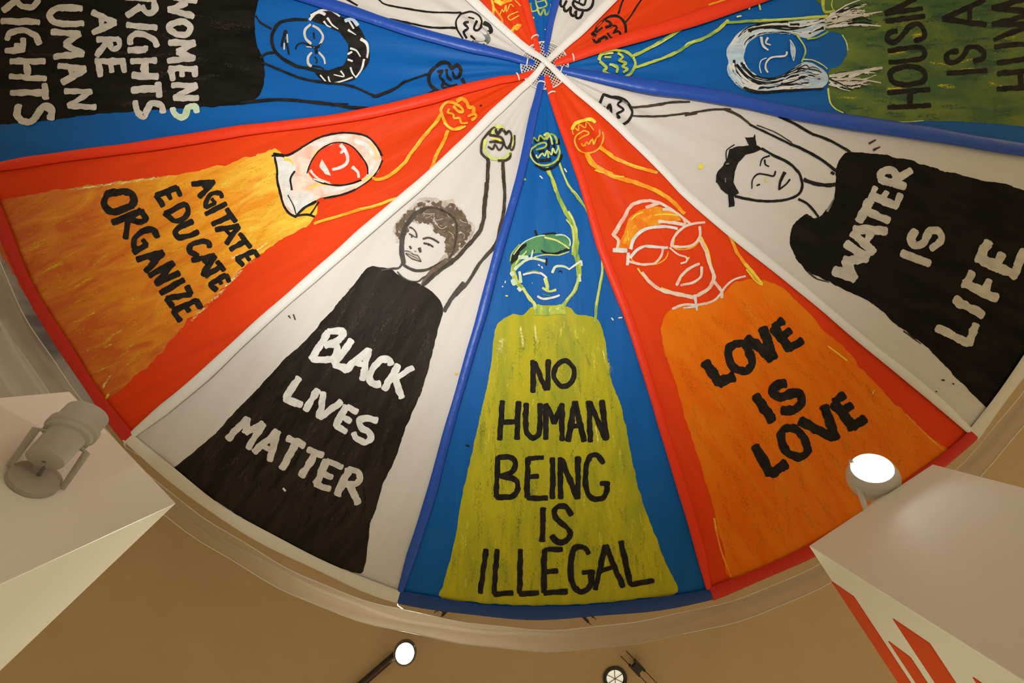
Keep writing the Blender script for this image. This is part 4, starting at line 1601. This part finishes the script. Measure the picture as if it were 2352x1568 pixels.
art(11, 'painted_fist', 'lemon green and black outlined fist', ('U', '''s k 60 1010,440 1110,390 1130,430
s k 54 1260,420 1250,540 1260,620
s k 50 1340,420 1350,520 1340,560
s k 44 1430,400 1440,480
s k 60 1090,780 1200,770 1290,760
s k 40 960,600 990,720 1060,800
s k 44 1020,850 1150,935 1290,920 1400,850 1470,740 1490,680
s k 40 1080,630 1180,600
s k 40 1320,660 1390,690
s g 34 1030,520 950,570 920,640 950,740 1040,840 1190,870 1330,830 1420,740 1450,620 1420,510
s l 16 940,600 920,660 960,760 1050,845 1180,870
s g 30 950,470 980,370 1060,430 1100,330 1180,400 1220,300
s l 44 1170,330 1230,290 1270,340
s g 40 1200,390 1260,320 1340,320 1395,400 1400,470
s l 34 1210,400 1280,340 1320,490
s g 30 1010,520 1130,465 1210,475 1190,540 1030,590
s l 28 1030,680 1060,735 1140,650 1180,700 1230,600 1250,730
s l 26 1260,620 1310,680 1330,560 1380,650 1430,540'''))

# ---- stray flecks of paint
for g, cr, items in ((1, '0', 's k 5-3 868,262 882,261 895,256;s k 4 834,536 838,537;s k 4 690,660 700,655;s k 4 1103,244 1106,244'),
                     (8, '0', 's l 4 1718,25 1722,12;s l 4 1684,32 1688,25;s l 4 1740,10 1744,26;s n 4 1690,42 1700,40'),
                     (9, '0', 's y 13 1606,382 1612,384;s k 3 2162,872 2168,873;s k 3 2187,880 2190,882;s k 3 2148,898 2150,900;s b 6-3 1995,330 2010,322;s b 6-3 2005,345 2020,338;s l 5 1757,410 1760,418'),
                     (11, '0', 's w 3 1240,405 1246,411;s w 3 1296,388 1301,396;s w 3 1404,730 1408,735;s w 3 1420,730 1428,729;s k 4 1070,1021 1078,1024'),
                     (11, 'H', 's w 10 240,1300 246,1304;s n 9 265,1260 262,1275;s l 9 265,1370 282,1372;s n 6 462,1274 466,1276;s g 16 405,495 412,505'),
                     (6, 'T', 's y 14 1115,550 1130,555'), (5, 'T', 's l 10 1005,395 1018,402'),
                     (0, '0', 's b 4-2 664,725 668,731;s b 3 675,722 679,734;s y 4 1044,857 1050,858;s w 5 652,1120 657,1126')):
    for it in items.split(';'):
        art(g, 'paint_fleck', None, (cr, it))


# ------------------------------------------------------------------ around the rim
def ring_sheet(name, r0, r1, dz0, dz1, wav, mat_, parent, a0=0.0, a1=2 * math.pi, seg=220, nr=6, ph=0.0):
    V, Fc = [], []
    for k in range(seg + 1):
        a = a0 + (a1 - a0) * k / seg
        for j in range(nr + 1):
            f = j / nr
            r = R * (r0 + (r1 - r0) * f) + 0.006 * math.sin(a * 17 + ph) + 0.004 * math.sin(a * 41 + ph)
            z = Z0 + dz0 + (dz1 - dz0) * f + wav * math.sin(f * 9 + math.sin(a * 5 + ph) * 2)
            V.append((AX + r * math.cos(a) - CO[0], AY + r * math.sin(a) - CO[1], z + CAM_Z - CO[2]))
    for k in range(seg):
        for j in range(nr):
            p = k * (nr + 1) + j
            Fc.append((p, p + nr + 1, p + nr + 2, p + 1))
    me = bpy.data.meshes.new(name)
    me.from_pydata(V, [], Fc)
    return link_mesh(name, me, mat_, parent)


val = ring_sheet('sheer_band', 1.014, 1.049, 0.012, 0.004, 0.004, M_SHEER, canopy)
tag(val, 'translucent sheer fabric band around the rim')
ring_sheet('sheer_fold', 1.020, 1.031, 0.006, 0.006, 0.004, M_SHEER, val, ph=2.0)
for rr in (1.014, 1.049):
    bm = bmesh.new()
    pts = []
    for k in range(221):
        a = 2 * math.pi * k / 220
        r = R * rr + 0.006 * math.sin(a * 17) + 0.004 * math.sin(a * 41)
        pts.append((AX + r * math.cos(a) - CO[0], AY + r * math.sin(a) - CO[1], Z0 + CAM_Z - CO[2] + (0.012 if rr < 1.03 else 0.004)))
    tube_bm(bm, pts, 0.0022, 0.0022, seg=5)
    tag(from_bm('edge_piping', bm, M_CORD, val), 'thin pale piping')

# draped cloth behind the rim on the left
M_CLOTH = mat('draped white cloth', (0.72, 0.70, 0.68), 0.7, 0.2, noise=((0.30, 0.29, 0.33), (3.0, 3.0, 1.0), 3, 0.52, 0.68), bump=((6, 6, 6), 0.2, 0.02))
V, Fc = [], []
a0, a1, sg, nr = math.radians(141), math.radians(178), 60, 60
for k in range(sg + 1):
    a = a0 + (a1 - a0) * k / sg
    for j in range(nr + 1):
        f = j / nr
        r = R * (0.990 + 0.19 * f)
        z = Z0 + 0.075 + 0.030 * math.sin(f * 26 + 0.8 * math.sin(a * 9)) + 0.05 * f
        V.append((AX + r * math.cos(a), AY + r * math.sin(a), z + CAM_Z))
for k in range(sg):
    for j in range(nr):
        p = k * (nr + 1) + j
        Fc.append((p, p + nr + 1, p + nr + 2, p + 1))
me = bpy.data.meshes.new('draped_cloth')
me.from_pydata(V, [], Fc)
tag(link_mesh('draped_cloth', me, M_CLOTH), 'grey and white folded cloth beyond the left rim of the parachute', 'cloth')

# cords that hold the rim corners up
for i, (u, v) in ((0, (914, 1380)), (11, (1633, 1368)), (1, (287, 1016)), (10, (2243, 1006))):
    P0 = at(u, v, Z0 - 0.01)
    d = Vector((P0.x - AX, P0.y - AY, 0)).normalized()
    bm = bmesh.new()
    tube_bm(bm, [P0 + d * 0.005, P0 + d * 0.05 + Vector((0, 0, 0.05)), P0 + d * 0.62 + Vector((0, 0, ZC - Z0 + 0.012))], 0.004, 0.004, seg=6)
    for v_ in bm.verts:
        v_.co -= APEX
    o = from_bm('hanging_cord', bm, M_CORD, canopy)
    tag(o, 'thin white cord')


# ------------------------------------------------------------------ lamps
def spotlight_model(name, M, head_r, head_len, m_body, m_lens, label, yoke=True, flood=False):
    """local +Z is the beam; origin at the lens"""
    root = empty(name, M.to_translation(), M.to_euler())
    h, L = head_r, head_len
    bm = bmesh.new()
    if flood:
        prof = [(0.25 * h, -L), (0.62 * h, -L * 0.94), (0.86 * h, -L * 0.78), (0.98 * h, -L * 0.50), (0.98 * h, -L * 0.26), (0.88 * h, -L * 0.06), (0.80 * h, 0.008), (0.76 * h, 0.010), (0.74 * h, -0.004)]
        lathe_bm(bm, prof, 40, cap0=True, cap1=False)
        from_bm('lamp_head', bm, m_body, root)
        lens_r = 0.75 * h
    else:
        prof = [(0.50 * h, -L), (0.66 * h, -L * 0.97), (0.70 * h, -L * 0.52), (0.86 * h, -L * 0.50), (0.86 * h, -L * 0.42), (0.96 * h, -L * 0.40), (0.96 * h, -L * 0.30), (0.84 * h, -L * 0.28),
                (0.84 * h, 0.0), (0.78 * h, 0.0), (0.76 * h, -L * 0.16)]
        lathe_bm(bm, prof, 40, cap0=True, cap1=False)
        from_bm('lamp_head', bm, m_body, root)
        lens_r = 0.765 * h
    bm = bmesh.new()
    zz = -0.003 if flood else -L * 0.15
    lathe_bm(bm, [(lens_r, zz - 0.004), (lens_r, zz), (lens_r * 0.6, zz + 0.003), (lens_r * 0.1, zz + 0.004)], 40)
    from_bm('lens', bm, m_lens, root)
    return root


# spotlight on the left partition, aimed up at the parachute
Ln = Vector((-Le.y, Le.x, 0))
if (Vector((0, 0, 0)) - LB).dot(Ln) < 0:
    Ln = -Ln
# end face normal is opposite the long direction
Ln = -Ld
fp = LA + Ln * 0.10
tail = ray_plane(100, 1058, LA + Ln * 0.085, Ln)
head = ray_plane(200, 952, LA + Ln * 0.15, Ln)
axis = (head - tail).normalized()
zq = axis.to_track_quat('Z', 'Y').to_matrix().to_4x4()
hd = (head - tail).length
ML = Matrix.Translation(head) @ zq
lampL = spotlight_model('wall_spotlight', ML, 0.068, hd, M_LAMP, M_LENS2, '')
tag(lampL, 'beige cylindrical spotlight on the left partition, aimed up at the parachute', 'spotlight')
iL = ML.inverted()
plate_c = ray_plane(82, 1098, LA + Ln * 0.012, Ln)
bm = bmesh.new()
pm = Matrix.Translation(iL @ plate_c) @ (iL.to_3x3() @ Ln).to_track_quat('Z', 'Y').to_matrix().to_4x4()
lathe_bm(bm, [(0.062, -0.010), (0.062, 0.004), (0.052, 0.010), (0.02, 0.012)], 32, M=pm)
from_bm('base_plate', bm, M_LAMP, lampL)
bm = bmesh.new()
for s in (-1, 1):
    a = iL @ plate_c + Vector((0, 0, 0))
    side = Vector((0, 0, 0))
    sv = (iL.to_3x3() @ (Ln.cross(axis))).normalized() * (0.066 * s)
    tube_bm(bm, [a, a + sv + Vector((0, 0, 0.004)), Vector((0, 0, -hd * 0.60)) + sv, Vector((0, 0, -hd * 0.57)) + sv * 0.70], 0.010, 0.004, seg=8)
from_bm('yoke', bm, M_LAMP, lampL)
bm = bmesh.new()
a = iL @ plate_c
tube_bm(bm, [a + (iL.to_3x3() @ Ln) * 0.01, a.lerp(Vector((0, 0, -hd)), 0.5) + (iL.to_3x3() @ Ln) * 0.03, Vector((0, 0, -hd))], 0.005, 0.005, seg=8)
from_bm('lamp_cable', bm, M_LAMPD, lampL)
spotL = spot('wall_spotlight_beam', head + axis * 0.03, Vector((AX - 0.15, AY + 0.15, Z0 + DZ + CAM_Z)) - head, 26, 120, 1.0, NEUT, 0.05)
spotL.parent = lampL
spotL.matrix_parent_inverse = ML.inverted()

# lit floodlight on top of the right partition
lens_p = at(2003, 1078, 1.66)
dirR = Vector((-0.46, -0.72, -0.50)).normalized()
MR = Matrix.Translation(lens_p) @ dirR.to_track_quat('Z', 'Y').to_matrix().to_4x4()
lampR = spotlight_model('flood_light', MR, 0.082, 0.135, M_PALE, M_LENS, '', flood=True)
tag(lampR, 'lit round floodlight on a bracket at the top of the right partition', 'spotlight')
iR = MR.inverted()
foot = at(2058, 1152, 1.615)
bm = bmesh.new()
for (u, v) in ((1966, 1105), (2052, 1110)):
    e = at(u, v, 1.685)
    f2 = at(u + 24, v + 66, 1.612) if u < 2000 else at(2062, 1138, 1.612)
    tube_bm(bm, [iR @ e, iR @ f2], 0.009, 0.004, seg=8)
e1, e2 = at(1988, 1172, 1.612), at(2062, 1138, 1.612)
tube_bm(bm, [iR @ e1, iR @ e2], 0.012, 0.006, seg=8)
from_bm('yoke', bm, M_PALE, lampR)
bm = bmesh.new()
base_n = Vector((RA - RB)).normalized()
M4 = Matrix((base_n, Rd, Vector((0, 0, 1)))).transposed().to_4x4()
mid = e1.lerp(e2, 0.5)
box_bm(bm, (-0.055, -0.015, -0.012), (0.055, 0.055, 0.008), M=iR @ Matrix.Translation(mid) @ M4)
from_bm('mount_block', bm, M_PALE, lampR, smooth=False)
bm = bmesh.new()
k0 = at(1952, 1058, 1.69)
tube_bm(bm, [iR @ k0, iR @ at(1968, 1070, 1.69)], 0.008, 0.008, seg=8)
from_bm('knob', bm, M_PALE, lampR)
spotR = spot('flood_light_beam', lens_p + dirR * 0.03, dirR, 60, 130, 0.6, NEUT, 0.06)
spotR.parent = lampR
spotR.matrix_parent_inverse = MR.inverted()

# ceiling track with lit spotlight
t0, t1 = at(700, 1685, ZC - 0.03), at(905, 1507, ZC - 0.03)
track = empty('lighting_track', t0)
tag(track, 'short black lighting track on the ceiling at the bottom of the picture', 'track')
d = (t1 - t0)
L = d.length
dn = d.normalized()
M4 = Matrix((dn, Vector((-dn.y, dn.x, 0)), Vector((0, 0, 1)))).transposed().to_4x4()
bm = bmesh.new()
box_bm(bm, (0, -0.020, -0.015), (L, 0.020, 0.030), M=M4)
from_bm('rail', bm, M_BLACK, track, smooth=False)
bm = bmesh.new()
box_bm(bm, (0.0, -0.008, -0.018), (L - 0.01, 0.008, -0.012), M=M4)
from_bm('rail_slot', bm, M_RUST, track, smooth=False)
lp = at(930, 1500, ZC - 0.26)
dirT = Vector((-lp.x, -lp.y * 0.9, -lp.z + 1.1)).normalized()
MT = Matrix.Translation(lp) @ dirT.to_track_quat('Z', 'Y').to_matrix().to_4x4()
lampT = spotlight_model('track_spotlight', MT, 0.082, 0.13, M_LAMPD, M_LENS, '', flood=True)
tag(lampT, 'lit round spotlight at the end of the black ceiling track', 'spotlight')
iT = MT.inverted()
bm = bmesh.new()
tube_bm(bm, [Vector((0, 0, -0.11)), iT @ Vector((t1.x - 0.02 * dn.x, t1.y - 0.02 * dn.y, HC - 0.062))], 0.014, 0.014, seg=10)
from_bm('stem', bm, M_LAMPD, lampT)
for s in (0.9, 3.9):
    bm = bmesh.new()
    box_bm(bm, (0.070, -0.006, 0.0), (0.092, 0.006, 0.016), M=Matrix.Rotation(s, 4, 'Z'))
    from_bm('clip', bm, M_LAMP, lampT, smooth=False)
spotT = spot('track_spotlight_beam', lp + dirT * 0.03, dirT, 70, 120, 0.7, WARM, 0.05)
spotT.parent = lampT
spotT.matrix_parent_inverse = MT.inverted()

# recessed downlight
dl = at(1412, 1556, ZC)
down = empty('recessed_downlight', dl)
tag(down, 'small silver recessed downlight with a dark ring in the ceiling', 'downlight')
bm = bmesh.new()
lathe_bm(bm, [(0.066, 0.0), (0.088, -0.004), (0.090, -0.012), (0.070, -0.014), (0.062, -0.006)], 36, cap0=False, cap1=False)
from_bm('trim_ring', bm, M_BLACK, down)
bm = bmesh.new()
lathe_bm(bm, [(0.072, -0.008), (0.055, -0.003), (0.030, -0.0015), (0.004, -0.001)], 36, cap0=False)
from_bm('reflector', bm, M_LENS2, down)
for a in (0.45, 1.5, 2.55):
    bm = bmesh.new()
    tube_bm(bm, [(0.066 * math.cos(a), 0.066 * math.sin(a), -0.010), (-0.066 * math.cos(a), -0.066 * math.sin(a), -0.010)], 0.003, 0.003, seg=6)
    from_bm('cross_wire', bm, M_LAMPD, down)


# cable lighting: H shaped clamps on pairs of thin cables
def clamp(u, v, du, dv, label, ln=60, cable=(45, 60)):
    c = at(u, v, ZC - 0.06)
    root = empty('cable_clamp', c)
    tag(root, label, 'clamp')
    dd = Vector((du, dv, 0)).normalized()
    sd = Vector((-dd.y, dd.x, 0))
    px = (ZC - 0.06) / F
    M4 = Matrix((dd, sd, Vector((0, 0, 1)))).transposed().to_4x4()
    bm = bmesh.new()
    h = ln * px / 2
    box_bm(bm, (-h * 0.62, -0.022, -0.012), (h * 0.62, 0.022, 0.012), M=M4)
    box_bm(bm, (-h, 0.018, -0.010), (h, 0.034, 0.010), M=M4)
    box_bm(bm, (-h, -0.034, -0.010), (h, -0.018, 0.010), M=M4)
    from_bm('bracket', bm, M_BLACK, root, smooth=False)
    for s in (-1, 1):
        bm = bmesh.new()
        tube_bm(bm, [M4 @ Vector((-cable[0] * px, 0.027 * s, 0)), M4 @ Vector((cable[1] * px, 0.027 * s, 0))], 0.0035, 0.0035, seg=6)
        from_bm('cable', bm, M_RUST, root)
    bm = bmesh.new()
    tube_bm(bm, [Vector((0, 0, 0.01)), Vector((0, 0, 0.062))], 0.006, 0.006, seg=8)
    from_bm('standoff', bm, M_BLACK, root)


clamp(1463, 1533, 1, 1.05, 'dark H shaped clamp on two thin cables beside the recessed downlight', 34, (45, 330))
clamp(1335, 1400, 1, 1.0, 'dark clamp half hidden behind the blue hem of the NO HUMAN gore', 62, (110, 40))
clamp(1022, 1395, -1, 1.0, 'dark clamp behind the blue hem left corner above the track spotlight', 34, (90, 26))

# ------------------------------------------------------------------ added lamps, unseen below and beyond the view
def added_floor_uplight(loc, target, energy, angle, colr, label):  # added unseen lamp, placed to give the canopy its bright centre
    root = empty('added_floor_uplight', loc)
    tag(root, label, 'added lamp')
    bm = bmesh.new()
    lathe_bm(bm, [(0.16, 0.0), (0.16, 0.015), (0.03, 0.03), (0.02, 0.05), (0.02, 0.16), (0.09, 0.18), (0.12, 0.24), (0.13, 0.34), (0.12, 0.345), (0.10, 0.30)], 32, cap1=False)
    from_bm('lamp_body', bm, M_BLACK, root)
    bm = bmesh.new()
    lathe_bm(bm, [(0.100, 0.296), (0.100, 0.302), (0.05, 0.304)], 32)
    from_bm('lens', bm, M_LENS2, root)
    p = Vector(loc) + Vector((0, 0, 0.36))
    s = spot('added_floor_uplight_beam', p, Vector(target) - p, energy, angle, 1.0, colr, 0.09)
    s.parent = root
    s.matrix_parent_inverse = Matrix.Translation(loc).inverted()


added_floor_uplight((-0.45, -1.15, 0), (-0.25, -1.25, 4), 415, 78, NEUT, 'added black floor uplight, unseen, lighting the parachute from below')


def fill_can_light(x, y, energy, label):  # added unseen lamps; their bounce off the floor supplies the warm ambient light
    root = empty('fill_downlight', (x, y, HC))
    tag(root, label, 'downlight', 'added warm fill downlights out of view')
    bm = bmesh.new()
    lathe_bm(bm, [(0.07, 0.0), (0.07, -0.16), (0.066, -0.165), (0.058, -0.14)], 28, cap1=False)
    from_bm('lamp_body', bm, M_PALE, root)
    bm = bmesh.new()
    lathe_bm(bm, [(0.058, -0.136), (0.058, -0.142), (0.02, -0.144)], 28)
    from_bm('lens', bm, M_LENS2, root)
    s = spot('fill_downlight_beam', (x, y, HC - 0.18), (0, 0, -1), energy, 110, 0.8, WARM, 0.07)
    s.parent = root
    s.matrix_parent_inverse = Matrix.Translation((x, y, HC)).inverted()


for x, y, w in ((-4.6, 3.6, 'left near'), (4.6, 3.6, 'right near'), (-4.9, -4.0, 'left far'), (4.9, -4.0, 'right far'), (0.3, 4.6, 'middle near')):
    fill_can_light(x, y, {-4.9: 750, 4.9: 1350, -4.6: 620, 0.3: 520}.get(x, 1000), 'added unseen fill downlight on the ceiling, ' + w + ' side of the room')
